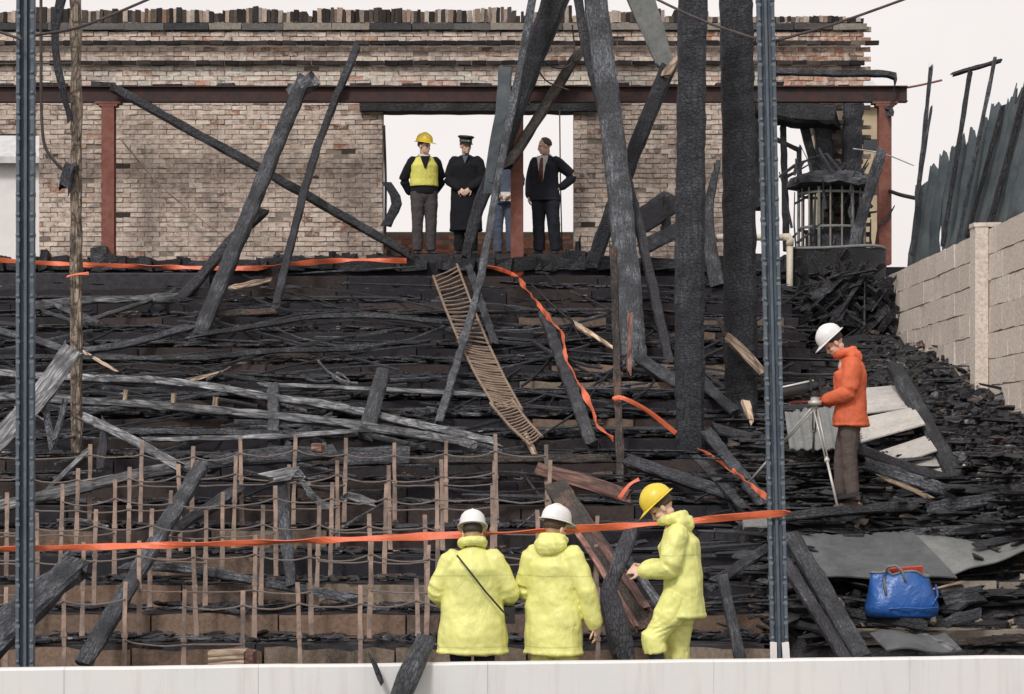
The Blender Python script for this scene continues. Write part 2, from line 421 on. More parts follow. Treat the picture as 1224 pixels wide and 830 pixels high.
# ------------------------------------------------------------------ white wall along the pitch
wl0, wl1 = Vector((-5.4, 17.02, 0)), Vector((5.4, 18.42, 0))
ang = math.atan2(wl1.y - wl0.y, wl1.x - wl0.x)
ww = tag(empty('low_wall', ((wl0 + wl1) / 2), ang), 'low white painted wall along the bottom of the picture', 'wall')
ww.location.z = -.42
L = (wl1 - wl0).length; cuts = [-L / 2, -3.45, -1.98, -.2, 1.6, 3.2, L / 2]
for a, b in zip(cuts, cuts[1:]):
    m = MB(); nseg = 10; rings = []
    for i in range(nseg + 1):
        x = a + .0012 + (b - a - .0024) * i / nseg; dz = fbm(Vector((x * 1.2, 0, 5)), 3) * .006
        rings.append([Vector((x, -.07, 0)), Vector((x, -.07, .855 + dz)), Vector((x, -.055, .87 + dz)), Vector((x, .055, .87 + dz)), Vector((x, .07, .855 + dz)), Vector((x, .07, 0))])
    m.rings(rings); m.build('wall_panel', M['whitewall'], ww)

# ------------------------------------------------------------------ the brick back wall
BW, BH, BD = .225, .0755, 35.0
pal = [(.66, .55, .47), (.60, .49, .41), (.72, .62, .55), (.52, .38, .31), (.64, .52, .45), (.47, .33, .27), (.69, .59, .52), (.40, .31, .27), (.26, .205, .185), (.58, .46, .39), (.62, .48, .41), (.70, .61, .53)]
pal = [tuple(.58 * q + .42 * m_ for q, m_ in zip(c, (.63, .51, .425))) for c in pal]
palred = [(.44, .21, .14), (.50, .26, .17), (.38, .19, .13), (.48, .31, .22), (.20, .12, .10), (.52, .36, .27)]
palsoot = [(.075, .062, .058), (.11, .09, .08), (.20, .16, .135), (.055, .047, .045)]
wall = tag(empty('brick_wall', (-2.7, 35.2, 4.9)), 'fire scarred cream brick back wall with doorway and ragged top', 'wall')
WI = Matrix.Translation((2.7, -35.2, -4.9))
holes = [(W(-60, 0, BD).x - 3, W(47, 0, BD).x, 4.8, 7.05), (W(457, 0, BD).x, W(686, 0, BD).x, 4.8, W(0, 131, BD).z), (W(902, 0, BD).x, W(985, 0, BD).x, 4.8, W(0, 138, BD).z)]
XR = W(1036, 0, BD).x
rb = random.Random(11)
def brick_geo(m, x0, x1, z0, z1, y, col, th=.06, j=.008):
    m.box((x0, y, z0), (x1, y + th, z1), col, j, rb)
BVAR = []
for i in range(14):
    m = MB(); brick_geo(m, -.1085, .1085, -.033, .033, 0, tuple(q * (.82 + .02 * (i % 9)) for q in pal[i % len(pal)]), .06, .005); BVAR.append(m.mesh('brick'))
field = MB(); sootf = MB(); n_parts = 0
rows = int((W(0, 24, BD).z - 4.9) / BH)
zled = {int((W(0, p, BD).z - 4.9) / BH) for p in (56, 74)}
for r in range(rows):
    z0 = 4.9 + r * BH; x = -11.2 + (.5 * BW if r % 2 else 0)
    while x < XR + .08:
        x0, x1 = x + .005, x + BW - .005; x += BW
        zc = z0 + BH / 2; xc = (x0 + x1) / 2
        e = XR + .10 * fbm(Vector((0, r * .45, 3)), 3)
        if xc > e: continue
        hole = None
        for hx0, hx1, hz0, hz1 in holes:
            if hx0 < x1 and hx1 > x0 and hz0 <= zc < hz1:
                rag = .06 if hx0 < 3 else .10
                if hx1 - hx0 > 2 or True:
                    a = max(x0, hx1) if x1 > hx1 else None; b = min(x1, hx0) if x0 < hx0 else None
                    hole = (a, b)
        if hole is not None:
            a, b = hole
            if a is not None and x1 - a > .05: x0 = a + rb.uniform(-.01, .01) * 0
            elif b is not None and b - x0 > .05: x1 = b
            else: continue
        px, py = xc / BD * F + CX, HY - (zc - ZC) / BD * F
        if px > 930 and 132 < py and rb.random() < .25: continue           # broken away
        led = r in zled
        redz = px > 925 and py < 108
        sooty = led or py < 36 or (px > 925 and py > 118) or rb.random() < .012
        col = rb.choice([(.028, .025, .025), (.045, .038, .036), (.02, .019, .02)] if led and rb.random() < (.93 if px < 925 else .8) else palsoot if sooty else palred if redz or rb.random() < .07 else pal)
        if 78 < py < 103 and not sooty: col = tuple(min(.7, q * 1.15 + .03) for q in col)
        f_ = rb.uniform(.85, 1.12); col = tuple(q * f_ for q in col)
        y = BD - .012 + rb.uniform(-.007, .007) - (.10 if led else .0) - (.03 if py < 54 else 0)
        if rb.random() < .008: continue                                     # missing bricks
        part = hole is None and not sooty and not redz and n_parts < 300 and ((150 < px < 300 and 128 < py < 300) or (300 <= px < 455 and 125 < py < 240))
        if part and rb.random() < .85:
            o = link('brick', rb.choice(BVAR), M['brick'], wall)
            o.location = Vector((xc, y, zc)) - Vector((-2.7, 35.2, 4.9)); o.rotation_euler = (rb.uniform(-.02, .02), rb.uniform(-.012, .012), rb.uniform(-.03, .03)); n_parts += 1
        else:
            brick_geo(sootf if (sooty and (led or rb.random() < .7)) else field, x0, x1, z0 + .005, z0 + BH - .005, y, col)
field.v = [WI @ v for v in field.v]; sootf.v = [WI @ v for v in sootf.v]
stuff(sootf.build('sooty_brickwork', M['brickdark'], wall))
stuff(field.build('brickwork', M['brick'], wall))
# mortar body behind the faces
m = MB(); ztop = 4.9 + rows * BH - .01
def core(x0, x1, z0, z1): m.box((x0, BD + .004, z0), (x1, BD + .42, z1))
hs_ = holes
core(-11.2, hs_[0][0], 4.7, ztop) if hs_[0][0] > -11.2 else None
core(hs_[0][1], hs_[1][0], 4.7, 7.05); core(hs_[1][1], hs_[2][0], 4.7, 7.05)
core(hs_[2][1], XR - .12, 4.7, 7.05)
core(-11.2, hs_[1][0], 7.055, hs_[1][3]); core(hs_[1][1], hs_[2][0], 7.055, hs_[1][3]); core(hs_[2][1], XR - .1, 7.055, hs_[1][3])
core(-11.2, XR - .09, hs_[1][3] + .003, ztop)
m.v = [WI @ v for v in m.v]; m.build('mortar', M['mortar'], wall)
# ragged coping of bricks set on end, with a dark course below
m = MB(); x = -11.2; i = 0
while x < XR - .05:
    w = rb.uniform(.045, .085); px = x / BD * F + CX
    hgt = .20 + .07 * fbm(Vector((x * 1.6, 0, 9)), 4) + rb.uniform(-.022, .02)
    if rb.random() < .03: hgt = .1
    if px > 845: hgt *= .45
    c = rb.choice(palred[3:4] + pal[:8] + palsoot * 3); f_ = rb.uniform(.45, .8); c = tuple(q * f_ for q in c)
    m.box((x, BD - .05 + rb.uniform(-.02, .015), ztop), (x + w - .003, BD + .40, ztop + hgt), c, .008, rb); x += w
m.v = [WI @ v for v in m.v]; stuff(m.build('coping', M['brickdark'], wall))
m = MB(); x = -11.2
while x < XR - .1:                                          # dark string course, stone by stone
    w = rb.uniform(.5, .8); c = rb.choice([(.06, .06, .065), (.09, .085, .085), (.13, .125, .125), (.27, .24, .21)])
    m.box((x, BD - .10, ztop - .12), (min(x + w, XR) - .01, BD - .047, ztop - .02), c, .006, rb); x += w
m.v = [WI @ v for v in m.v]; m.build('string_course', M['brickdark'], wall)
# charred lintel above the doorway
def wpx(x0, y0, x1, y1, d): a, b = W(x0, y1, d), W(x1, y0, d); return a, b
a, b = wpx(430, 119, 716, 133, 34.9)
m = MB(); rings = []
for i in range(25):
    x = a.x + (b.x - a.x) * i / 24
    q = lambda s: fbm(Vector((x * 3, s, 0)), 3) * .02
    rings.append([Vector((x, 34.86 + q(1), a.z + q(2))), Vector((x, 34.86 + q(3), b.z + q(4))), Vector((x, 35.3, b.z)), Vector((x, 35.3, a.z + q(2)))])
m.rings(rings); tag(m.build('lintel', M['char']), 'charred black lintel over the doorway with the three men', 'lintel')

# low red brick parapet beyond the doorway
par = tag(empty('garden_wall', (0, 37.6, 4.7)), 'low red brick wall seen through the doorway behind the men', 'wall')
m = MB(); r = 0
PV = []
for i in range(8):
    q = MB(); brick_geo(q, -.1085, .1085, -.033, .033, 0, tuple(v * rb.uniform(.8, 1.05) for v in palred[i % 4]), .1, .005); PV.append(q.mesh('brick'))
npar = 0; extra = MB()
ztp = W(0, 276, 37.6).z
for r in range(int((ztp - 4.72) / BH)):
    x = -4.2 + (BW / 2 if r % 2 else 0)
    while x < 2.6:
        if -2.3 < x < 1.2 and npar < 300:
            o = link('brick', rb.choice(PV), M['brickred'], par); o.location = (x + .11, rb.uniform(-.006, .006), .02 + (r + .5) * BH); npar += 1
        else: brick_geo(extra, x, x + BW - .01, .02 + r * BH + .005, .02 + (r + 1) * BH - .005, 0, tuple(v * rb.uniform(.8, 1.05) for v in palred[rb.randrange(4)]), .1)
        x += BW
stuff(extra.build('brickwork', M['brickred'], par))
m.box((-4.2, .006, 0), (2.7, .2, ztp - 4.72)); m.build('mortar', M['mortar'], par)

# pale house beyond the left opening; ochre house beyond the right end
hb = tag(empty('house', (-13.2, 52, 4.6)), 'pale rendered house with grey roof beyond the left opening', 'house')
m = MB(); m.box((-5, 0, 0), (3.6, 7, 4.35)); m.build('wall', M['render'], hb)
m = MB(); m.add([(-5.2, -.35, 4.25), (3.8, -.35, 4.25), (3.8, 3.5, 6.2), (-5.2, 3.5, 6.2), (3.8, 7.3, 4.25), (-5.2, 7.3, 4.25), (-5.2, -.35, 4.1), (3.8, -.35, 4.1)], [(0, 1, 2, 3), (3, 2, 4, 5), (6, 7, 1, 0)]); m.build('roof', M['roofslate'], hb)
ho = tag(empty('house', (12.4, 60, 4.6)), 'ochre gabled house beyond the right end of the brick wall', 'house')
xa, xb = W(1004, 0, 60).x - 12.4, W(1060, 0, 60).x - 12.4; zt = W(0, 128, 60).z - 4.6
m = MB(); m.box((xa, 0, 0), (xb, 6, zt)); m.build('wall', M['ochre'], ho)
m = MB(); m.add([(xa - .1, -.25, zt + .002), (xb + .1, -.25, zt + .002), (xb + .1, 3, zt + 1.2), (xa - .1, 3, zt + 1.2), (xb + .1, 6.2, zt), (xa - .1, 6.2, zt)], [(0, 1, 2, 3), (3, 2, 4, 5)]); m.build('roof', M['roofslate'], ho)
for (wx, wz) in ((1041, 173), (1048, 226)):
    p = W(wx, wz, 60); f_ = MB(); f_.box((-.22, -.03, -.14), (.22, .02, .14)); o = f_.build('window', M['glass'], ho); o.location = p - Vector((12.4, 60, 4.6)); o.location.y = -.01

# ------------------------------------------------------------------ concrete block side wall with pier
sw = tag(empty('block_wall', (5.47, 27, 2)), 'grey concrete block side wall rising on the right', 'wall')
pb = [(.68, .59, .52), (.70, .615, .545), (.66, .57, .50), (.69, .60, .53), (.71, .63, .56)]
SV = []
for i in range(10):
    m = MB(); f_ = rb.uniform(.94, 1.04); c = tuple(q * f_ for q in pb[i % 5]); m.box((0, -.294, -.145), (.20, .294, .145), c, .008, rb); SV.append(m.mesh('block'))
zb = 4.66
for r in range(12):
    z = zb - .15 - r * .3; y = 19.8 + (.3 if r % 2 else 0)
    while y < 33.1:
        if z > right_z(5.4, y) - 1.0:
            o = link('block', rb.choice(SV), M['block'], sw); o.location = (rb.uniform(-.006, .006), y - 27, z - 2)
        y += .6
m = MB(); m.box((.022, 19.6 - 27, -1.5), (.19, 33.3 - 27, zb - 2.02)); m.build('mortar', M['mortar2'], sw)
m = MB(); m.c = []; m.box((-.16, -.14, -2.6 + .9), (.0, .14, zb - 2 + .02), (.70, .62, .55), .008, rb); m.box((-.17, -.15, zb - 2 + .022), (.22, .15, zb - 2 + .07), (.70, .62, .55), .006, rb)
o = m.build('pier', M['block'], sw); o.location = (0, 26.05 - 27, 0)
mb = MB(); mb.tube([W(1182, 520, 25.2), W(1189, 488, 25.4)], .022, 7); tag(mb.build('stick', M['cream']), 'short white stick at the foot of the block wall pier', 'stick')

# ------------------------------------------------------------------ corrugated sheet fence on the side wall
def patch(m, c00, c10, c11, c01, nu, nv, waves, amp, th, jag=0, seed=0):
    """corrugated sheet of real thickness between four corners (u across, v up)"""
    c00, c10, c11, c01 = map(Vector, (c00, c10, c11, c01)); nrm = (c10 - c00).cross(c01 - c00).normalized()
    r = random.Random(seed); top = [r.uniform(-jag, jag) for _ in range(nu + 1)]
    G = []
    for j in range(nv + 1):
        for i in range(nu + 1):
            u, v = i / nu, j / nv
            vv = v * (1 + top[i] * v)
            p = (c00 * (1 - u) + c10 * u) * (1 - vv) + (c01 * (1 - u) + c11 * u) * vv
            w = math.sin(u * waves * 2 * math.pi) * amp + fbm(p * 1.3 + Vector((seed, 0, 0)), 3) * amp * .9
            G.append(p + nrm * w)
    n = len(G); vs = G + [g - nrm * th for g in G]; fs = []
    s = nu + 1
    for j in range(nv):
        for i in range(nu):
            q = (j * s + i, j * s + i + 1, (j + 1) * s + i + 1, (j + 1) * s + i)
            fs.append(q); fs.append(tuple(n + k for k in reversed(q)))
    bord = [i for i in range(s)] + [j * s + nu for j in range(1, nv + 1)] + [nv * s + i for i in range(nu - 1, -1, -1)] + [j * s for j in range(nv - 1, 0, -1)]
    for a, b in zip(bord, bord[1:] + bord[:1]): fs.append((a, n + a, n + b, b))
    return m.add(vs, fs)
fx = 5.60
def fb(px, py_top_px, py):          # a point above the wall: base px gives the distance
    return None
def fd(px): return fx * F / (px - CX)
fence = tag(empty('sheet_fence', (fx, 28, 4.66)), 'leaning fence of dark corrugated sheets on top of block wall', 'fence')
FI = Vector((-fx, -28, -4.66))
sheets = [((1091, 1122), (1101, 226), (1133, 186)), ((1121, 1141), (1131, 184), (1163, 161)), ((1140, 1162), (1164, 166), (1192, 134)), ((1161, 1187), (1189, 140), (1217, 112)), ((1186, 1226), (1219, 128), (1262, 92))]
for i, ((b0, b1), (t0x, t0y), (t1x, t1y)) in enumerate(sheets):
    d0, d1 = fd(b0), fd(b1); off = .09 * (i % 2)
    P0, P1 = Vector((fx + off, d0, 4.60)), Vector((fx + off, d1, 4.60))
    T0, T1 = W(t0x, t0y, d0), W(t1x, t1y, d1); T0.x += off; T1.x += off
    m = MB(); patch(m, P0, P1, T1, T0, 40, 10, 2.5 if i < 4 else 3.5, .085, .012, .10, i)
    m.v = [v + FI for v in m.v]; m.build('sheet', M['corr'], fence, smooth=True)
posts = [((1090, 304), (1113, 78), .055), ((1127, 292), (1160, 84), .06), ((1146, 285), (1189, 72), .05), ((1156, 284), (1198, 129), .06), ((1181, 276), (1228, 98), .07), ((1098, 230), (1113, 130), .035)]
def timber_mesh(pts, w, t, seed=0, rough=.012, jag=.12, taper=1.0, seg=.11, bites=.12, name='timber'):
    """irregular burnt timber along a local polyline; local x runs along it, w lies across the view"""
    pts = [Vector(p) for p in pts]; ln = [0]
    for a, b in zip(pts, pts[1:]): ln.append(ln[-1] + (b - a).length)
    n = max(4, min(90, int(ln[-1] / seg))); r = random.Random(seed); m = MB(); rings = []
    shape = [(-.5, -.36), (-.36, -.5), (.36, -.5), (.5, -.36), (.5, .36), (.36, .5), (-.36, .5), (-.5, .36)]
    ends = [[r.uniform(-jag, jag) for _ in shape] for _ in range(2)]
    for i in range(n + 1):
        s = ln[-1] * i / n; k = 0
        while k < len(ln) - 2 and s > ln[k + 1]: k += 1
        f = (s - ln[k]) / (ln[k + 1] - ln[k])
        def cat(k, f):
            p0 = pts[max(k - 1, 0)]; p1 = pts[k]; p2 = pts[k + 1]; p3 = pts[min(k + 2, len(pts) - 1)]
            return .5 * ((2 * p1) + (p2 - p0) * f + (2 * p0 - 5 * p1 + 4 * p2 - p3) * f * f + (3 * p1 - p0 - 3 * p2 + p3) * f ** 3)
        c = cat(k, f) if len(pts) > 2 else pts[0].lerp(pts[1], f)
        tp = 1 + (taper - 1) * i / n
        bite = 1 - bites * max(0, fbm(Vector((s * 2.2, seed * 3.1, 0)), 2))
        e = 0
        ring = []
        for q, (a, b) in enumerate(shape):
            nz = fbm(Vector((s * 4.5, a * 3 + seed * 1.7, b * 3)), 3) * rough + fbm(Vector((s * 14, a * 9, b * 9 + seed)), 2) * rough * .45
            sx = 0
            if i == 0: sx = ends[0][q]
            if i == n: sx = ends[1][q]
            y = a * w * tp * bite; z = b * t * tp * bite; l = math.hypot(a, b)
            ring.append(Vector((c.x + sx, c.y + y + a / l * nz, c.z + z + b / l * nz)))
        rings.append(ring)
    m.rings(rings); return m.mesh(name)
def frame_for(p0, p1):
    x = (p1 - p0).normalized(); zc = Vector((0, -1, .25)); z = (zc - x * zc.dot(x)).normalized(); y = z.cross(x)
    return Matrix(((x.x, y.x, z.x, p0.x), (x.y, y.y, z.y, p0.y), (x.z, y.z, z.z, p0.z), (0, 0, 0, 1)))
SEED = [100]
def timber(name, label, pts, w, mat, t=None, cat='timber', group=None, parent=None, off=.45, **kw):
    """pts: (px, py[, d]); w: width in photo pixels; without d the point lies on the terrace slope"""
    P = []
    for q in pts:
        d = q[2] if len(q) > 2 else slope_d(q[1], off)
        P.append(W(q[0], q[1], d))
    wm = w * sum(p.y for p in P) / len(P) / F; tm = wm * (t if t else .8)
    SEED[0] += 1; MX = frame_for(P[0], P[-1]); inv = MX.inverted()
    me = timber_mesh([inv @ p for p in P], wm, tm, SEED[0], rough=kw.pop('rough', min(.014, wm * .16)), name=name, **kw)
    o = link(name, me, M[mat], None, MX)
    if parent is not None:
        o.parent = parent; o.matrix_parent_inverse = parent.matrix_world.inverted()
    if label: tag(o, label, cat, group)
    return o
bpy.context.view_layer.update()
for (bx, by), (tx, ty), w in posts:
    d = fd(bx); timber('post', None, [(bx, by, d - .55), (tx, ty, d - .55)], w * F / d, 'ash' if w < .06 else 'char', parent=fence, jag=.06)
timber('rail', None, [(1139, 89, 29.2), (1195, 73, 28.3)], 5, 'char', parent=fence, jag=.04)

# ------------------------------------------------------------------ red steel frame in front of the brick wall
def ibeam(m, x0, x1, y, z, h, w):
    m.box((x0, y - w / 2, z + h * .42), (x1, y + w / 2, z + h / 2)); m.box((x0, y - w / 2, z - h / 2), (x1, y + w / 2, z - h * .42))
    m.box((x0, y - .012, z - h * .419), (x1, y + .012, z + h * .419))
frame = tag(empty('steel_frame', (0, 33.9, 4.9)), 'rust red steel beam on three posts crossing the brick wall', 'frame')
m = MB(); bz = W(0, 113, 33.9).z - 4.9; bx1 = W(1084, 0, 33.9).x
ibeam(m, -10.6, bx1, 0, bz, .24, .16); m.build('beam', M['darkbeam'], frame)
m = MB()
for k in range(16):
    x = -9 + k * .93 + rb.uniform(-.2, .2); w = rb.uniform(.1, .5); m.box((x, -.07, bz + .122), (x + w, .07, bz + .122 + rb.uniform(.015, .06)), None, .012, rb)
stuff(m.build('char_crust', M['rubble'], frame))
for px in (130, 618, 1057):
    X = W(px, 0, 33.9).x; m = MB(); hw = .095
    m.box((X - hw, -.09, 0), (X + hw, -.075, bz - .125)); m.box((X - hw, .075, 0), (X + hw, .09, bz - .125)); m.box((X - .012, -.0745, 0), (X + .012, .0745, bz - .125))
    m.box((X - .19, -.10, bz - .150), (X + .19, .10, bz - .1215)); m.box((X - .14, -.095, bz - .19), (X + .14, .095, bz - .151))
    o = m.build('post', M['redsteel'], frame)

# ------------------------------------------------------------------ two riveted blue-grey columns near the pitch
def column(label, px0, px1, ybot, d, ztop):
    X0, X1 = W(px1, 0, d).x, W(px0, 0, d).x; zb = -.2; H = ztop - zb
    xt = X1 + (X1 - X0) * (ztop - W(0, 0, d).z) / (W(0, 0, d).z - zb)
    o = tag(empty('steel_column', (X0, d, zb)), label, 'column', 'riveted steel columns by the pitch')
    o.rotation_euler.y = math.atan2(xt - X0, H)
    m = MB(); m.box((-.072, -.006, 0), (.072, .006, H)); m.build('web_plate', M['bluesteel'], o)
    for s in (-1, 1):
        m = MB(); m.box((s * .072 if s < 0 else .046, -.064, 0), (-.046 if s < 0 else .072, -.0065, H)); m.build('flange', M['bluesteel'], o)
    m = MB(); m.box((-.011, -.045, 0), (.011, -.0065, H)); m.build('rib', M['bluesteel'], o)
    m = MB()
    z = .1; k = 0
    while z < H:
        for s in (-1, 1):
            m.ball((s * .056, -.066, z), (.0155, .012, .0155), None, 8, 5); m.box((s * .056 - .017, -.0662, z - .055), (s * .056 + .017, -.0655, z - .028))
        m.box((-.077, -.05, z - .016), (-.0725, .0, z + .016)); m.box((.0725, -.05, z - .016), (.077, .0, z + .016))
        z += .165; k += 1
    stuff(m.build('rivets', M['rivet'], o))
    m = MB(); m.box((-.16, -.12, 0), (.16, .12, .02)); m.build('base_plate', M['bluesteel'], o)
    return o
column('riveted blue grey steel column left of the peeled post', 32, 31, 795, 18.40, 7.4)
colB = column('riveted blue grey steel column with orange tape tied round it', 914, 933, 783, 18.75, 7.4)
m = MB(); m.c = []
for s in (-1, 1): m.box((s * .05 - .028, -.078, .58), (s * .05 + .028, -.0655, .72), None, .006, rb)
m.build('paint_patch', M['whitewall'], colB)
# ------------------------------------------------------------------ large charred posts and fallen roof timbers
T = timber
PG = 'tall charred posts'
T('charred_post', 'thickest black charred post, standing behind the man in yellow helmet', [(829, -70, 25.9), (826, 150, 25.9), (824, 350, 25.9), (825, 562, 25.9)], 34, 'post', .9, 'post', PG, rough=.016, bites=.08, seg=.07)
T('charred_post', 'black charred post next to the right steel column, short broken top', [(879, -30, 27.2), (883, 200, 27.2), (886, 512, 27.2)], 38, 'post', .8, 'post', PG, rough=.016, bites=.10, seg=.07)
T('charred_post', 'grey charred post leaning left in front of the doorway right jamb', [(707, -40, 32.2), (722, 80, 31.6), (737, 200, 31), (750, 330, 30), (759, 446, 29)], 28, 'ash', .8, 'post', PG, rough=.016, bites=.10)
T('charred_strut', 'slim black strut pressed against the leaning grey post', [(688, -20, 32.3), (706, 80, 31.9), (748, 210, 31.2), (768, 290, 30.6), (803, 448, 29.2)], 11, 'char', 1, 'timber')
T('fallen_rafter', 'heavy black rafter coming down from the top beside the policeman', [(694, -90, 33.0), (664, 0, 33.1), (632, 85, 33.3), (597, 190, 33.5), (572, 248, 33.6), (556, 312, 33.7)], 36, 'char', .7, 'timber', None, taper=.30, jag=.2)
T('fallen_rafter', 'long thin grey rafter bending down past the red post', [(647, -60, 32.6), (620, 91, 32.3), (598, 200, 31.8), (575, 330, 30.4), (555, 405, 29), (524, 507)], 10, 'ash', .9, 'timber', None, taper=.8)
T('bent_sheet', 'torn blue grey metal flap hanging by the red post', [(604, 86, 33.0), (600, 130, 33.0), (590, 180, 33.1), (584, 224, 33.2)], 17, 'sheetgrey', .12, 'sheet', None, taper=.6, bites=.3)
T('broken_strut', 'thin brown strut leaning right above the red post', [(690, 66, 33.6), (650, 130, 33.6), (606, 200, 33.4)], 12, 'brown', .8, 'timber', None, jag=.15)
o = T('fallen_rafter', 'black rafter leaning right with a raw splintered orange top', [(800, 78, 32.6), (755, 190, 32.8), (708, 318, 33.3)], 18, 'char', .9, 'timber', None)
T('splinter', None, [(797, 88, 32.5), (818, 56, 32.5)], 11, 'pale', .6, parent=o, taper=.3, jag=.1)
T('broken_plank', 'light grey plank hanging in the sky between two charred posts', [(752, -40, 32.4), (774, 20, 32.5), (796, 78, 32.6)], 38, 'slatelight', .2, 'plank', None, taper=.55, jag=.15)
T('thin_post', 'thin pale edged post with orange tape round it, behind the yellow helmet', [(733, 296, 26.6), (737, 420, 26.3), (742, 584, 25.3)], 9, 'brown', .9, 'post', None)
T('peeled_post', 'thin peeled brown timber post beside the left steel column', [(90, -40, 26.1), (91, 150, 26.1), (91, 350, 26.1), (92, 552, 26.1)], 13, 'peeled', .9, 'post', None, bites=.25)
T('hanging_strip', 'dark strip of burnt wood hanging beside the peeled post top', [(80, -30, 26.0), (66, 40, 26.0), (74, 105, 26.0), (84, 140, 26.05)], 13, 'char', .5, 'strip', None, taper=.5, bites=.4)
T('hanging_clump', 'black clump of cable stuck low on the peeled post', [(85, 196, 25.95), (80, 212, 25.95), (78, 224, 25.95)], 14, 'char', .8, 'clump', None, seg=.03)

LG = 'roof timbers leaning on the red beam'
T('leaning_rafter', 'long thin dark rafter slanting down right from the red beam', [(140, 108, 33.7), (300, 196, 33.6), (492, 306, 33.5)], 10, 'char', .9, 'timber', LG)
T('leaning_rafter', 'thick grey rafter leaning on the red beam, left of centre', [(362, 98, 33.5), (308, 230, 32.3), (232, 418, 29.9)], 17, 'ash', .8, 'timber', LG, jag=.1)
T('rafter_stub', 'rough burnt knot at the top of the thick grey rafter', [(350, 112, 33.6), (374, 96, 33.3)], 17, 'grey', .9, 'timber', None, seg=.04)
T('leaning_rafter', 'thin black rafter leaning steeply, its top above the red beam', [(426, 58, 33.9), (375, 190, 33.3), (326, 380, 31.2)], 9, 'char', .9, 'timber', LG)
T('bent_rafter', 'short dark rafter curving up to the thick grey rafter', [(312, 256, 32.6), (272, 292, 32.6), (225, 348, 32.3), (185, 372, 31.6)], 11, 'char', .9, 'timber', None, taper=1.2)
T('plank', 'wide dark plank behind the black splintered rafter at the platform edge', [(757, 272, 33.4), (806, 238, 34.2)], 30, 'char', .3, 'plank', None, jag=.1)
T('plank', 'flat black plank lying at the foot of the right doorway jamb', [(768, 296, 33.2), (838, 262, 34.0)], 18, 'ash', .4, 'plank', None, jag=.1)
T('charred_stump', 'jagged charred stump right of the thickest black post', [(856, 336, 32.4), (846, 262, 32.9), (858, 196, 33.1)], 20, 'ash', .7, 'stump', None, taper=.35, jag=.15, bites=.5)
T('charred_stump', 'dark stump with a pointed top left of the thickest black post', [(796, 280, 33.8), (797, 236, 34.0)], 13, 'char', .9, 'stump', None, taper=.5)

# debris lying on the upper and middle terrace -----------------------------------------
MG = 'long burnt rails lying along the terrace'
T('rail', 'long ash grey rail sagging right from the left column', [(-20, 446), (100, 452), (219, 458), (320, 475), (378, 482), (432, 493), (488, 505), (590, 528)], 9, 'grey', .8, 'rail', MG)
o = T('rail', 'ash grey rail with three white tipped pegs', [(-20, 474), (103, 480), (219, 488), (320, 497), (394, 504), (475, 516), (562, 531)], 10, 'grey', .8, 'rail', MG)
for x, y in ((150, 477), (207, 482), (257, 486)): T('peg', None, [(x, y + 2, slope_d(y, .25)), (x + 1, y - 11, slope_d(y, .25))], 6, 'pale', 1, parent=o, seg=.03, jag=.01)
T('rail', 'thin dark rail running level above the sagging ash grey rail', [(-10, 428), (41, 427), (232, 428), (320, 420), (441, 417)], 6, 'ash', .8, 'rail', MG)
T('rail', 'dark rail curving up right from the peeled post', [(96, 420), (150, 412), (225, 392)], 8, 'ash', .8, 'rail', MG)
T('rail', 'slim dark rail arching under the brown boards', [(228, 402), (320, 388), (378, 379), (450, 378), (535, 386)], 6, 'ash', .8, 'rail', MG)
T('rail', 'dark rail sloping down right behind the left steel column', [(-20, 392), (40, 406), (90, 424)], 9, 'ash', .8, 'rail', MG)
T('rail', 'straight whitish rail crossing behind the small standing block', [(318, 460), (420, 464), (590, 473)], 5, 'grey', .8, 'rail', MG)
T('rail', 'lumpy grey rail just above the highest seat uprights', [(140, 515), (220, 517), (330, 518)], 7, 'ash', 1, 'rail', MG)
T('rail', 'pale edged rail below the lumpy grey rail', [(175, 526), (330, 522), (420, 516)], 6, 'grey', 1, 'rail', MG)
T('ash_bank', 'whitish crumbled beam along the upper left terrace', [(44, 366), (100, 360), (150, 358), (205, 357)], 11, 'grey', .8, 'beam', None, bites=.6)
for i, (a, b, lab) in enumerate((((50, 372), (100, 388), 'lowest'), ((60, 362), (105, 384), 'middle'), ((118, 386), (75, 366), 'crossed'))):
    T('lath', lab + ' thin lath of the small fan left of the peeled post', [a, b], 5, 'ash', .8, 'lath', 'laths fanned by the peeled post')
T('lath', 'thin lath slanting up right from the peeled post to the ash beam', [(98, 386), (170, 362), (208, 348)], 5, 'ash', .8, 'lath')
T('plank', 'thick light grey plank leaning behind the left steel column', [(86, 418, 25.4), (44, 478, 24.9), (-22, 546, 24.3)], 26, 'grey', .3, 'plank', None, jag=.06)
T('stick', 'thin pale split stick right of the peeled post', [(98, 420), (136, 442)], 4, 'pale', .8, 'stick')
T('stick', 'short bright raw stick lying on the sagging grey rail', [(224, 456, 27.8), (259, 446, 27.8)], 6, 'pale', .6, 'stick', None, taper=.5)
T('board', 'tan scorched board lying below the tape, right of the grey rafter', [(278, 344), (318, 336)], 7, 'pale', .4, 'board')
T('board', 'long tan board lying under the thin black rafter', [(256, 376), (322, 372)], 8, 'brown', .4, 'board')
T('block', 'small upright grey block standing among the burnt rails', [(327, 462), (327, 532, slope_d(530, .2))], 14, 'ash', .8, 'block', None, jag=.02)
T('block', 'grey block leaning right, standing near the wire grid foot', [(458, 444, 27.2), (437, 522, slope_d(522, .2))], 18, 'ash', .6, 'block', None, jag=.03)
T('strut', 'short grey strut slanting between the two standing blocks', [(394, 500, 26.8), (345, 526, 26.2)], 11, 'ash', .8, 'timber')
T('beam', 'long pale grey log lying across the left of the seat rows', [(-30, 612, 23.2), (36, 597, 23.5), (173, 566, 24.1), (248, 556, 24.3)], 14, 'grey', .8, 'log', None, bites=.3)
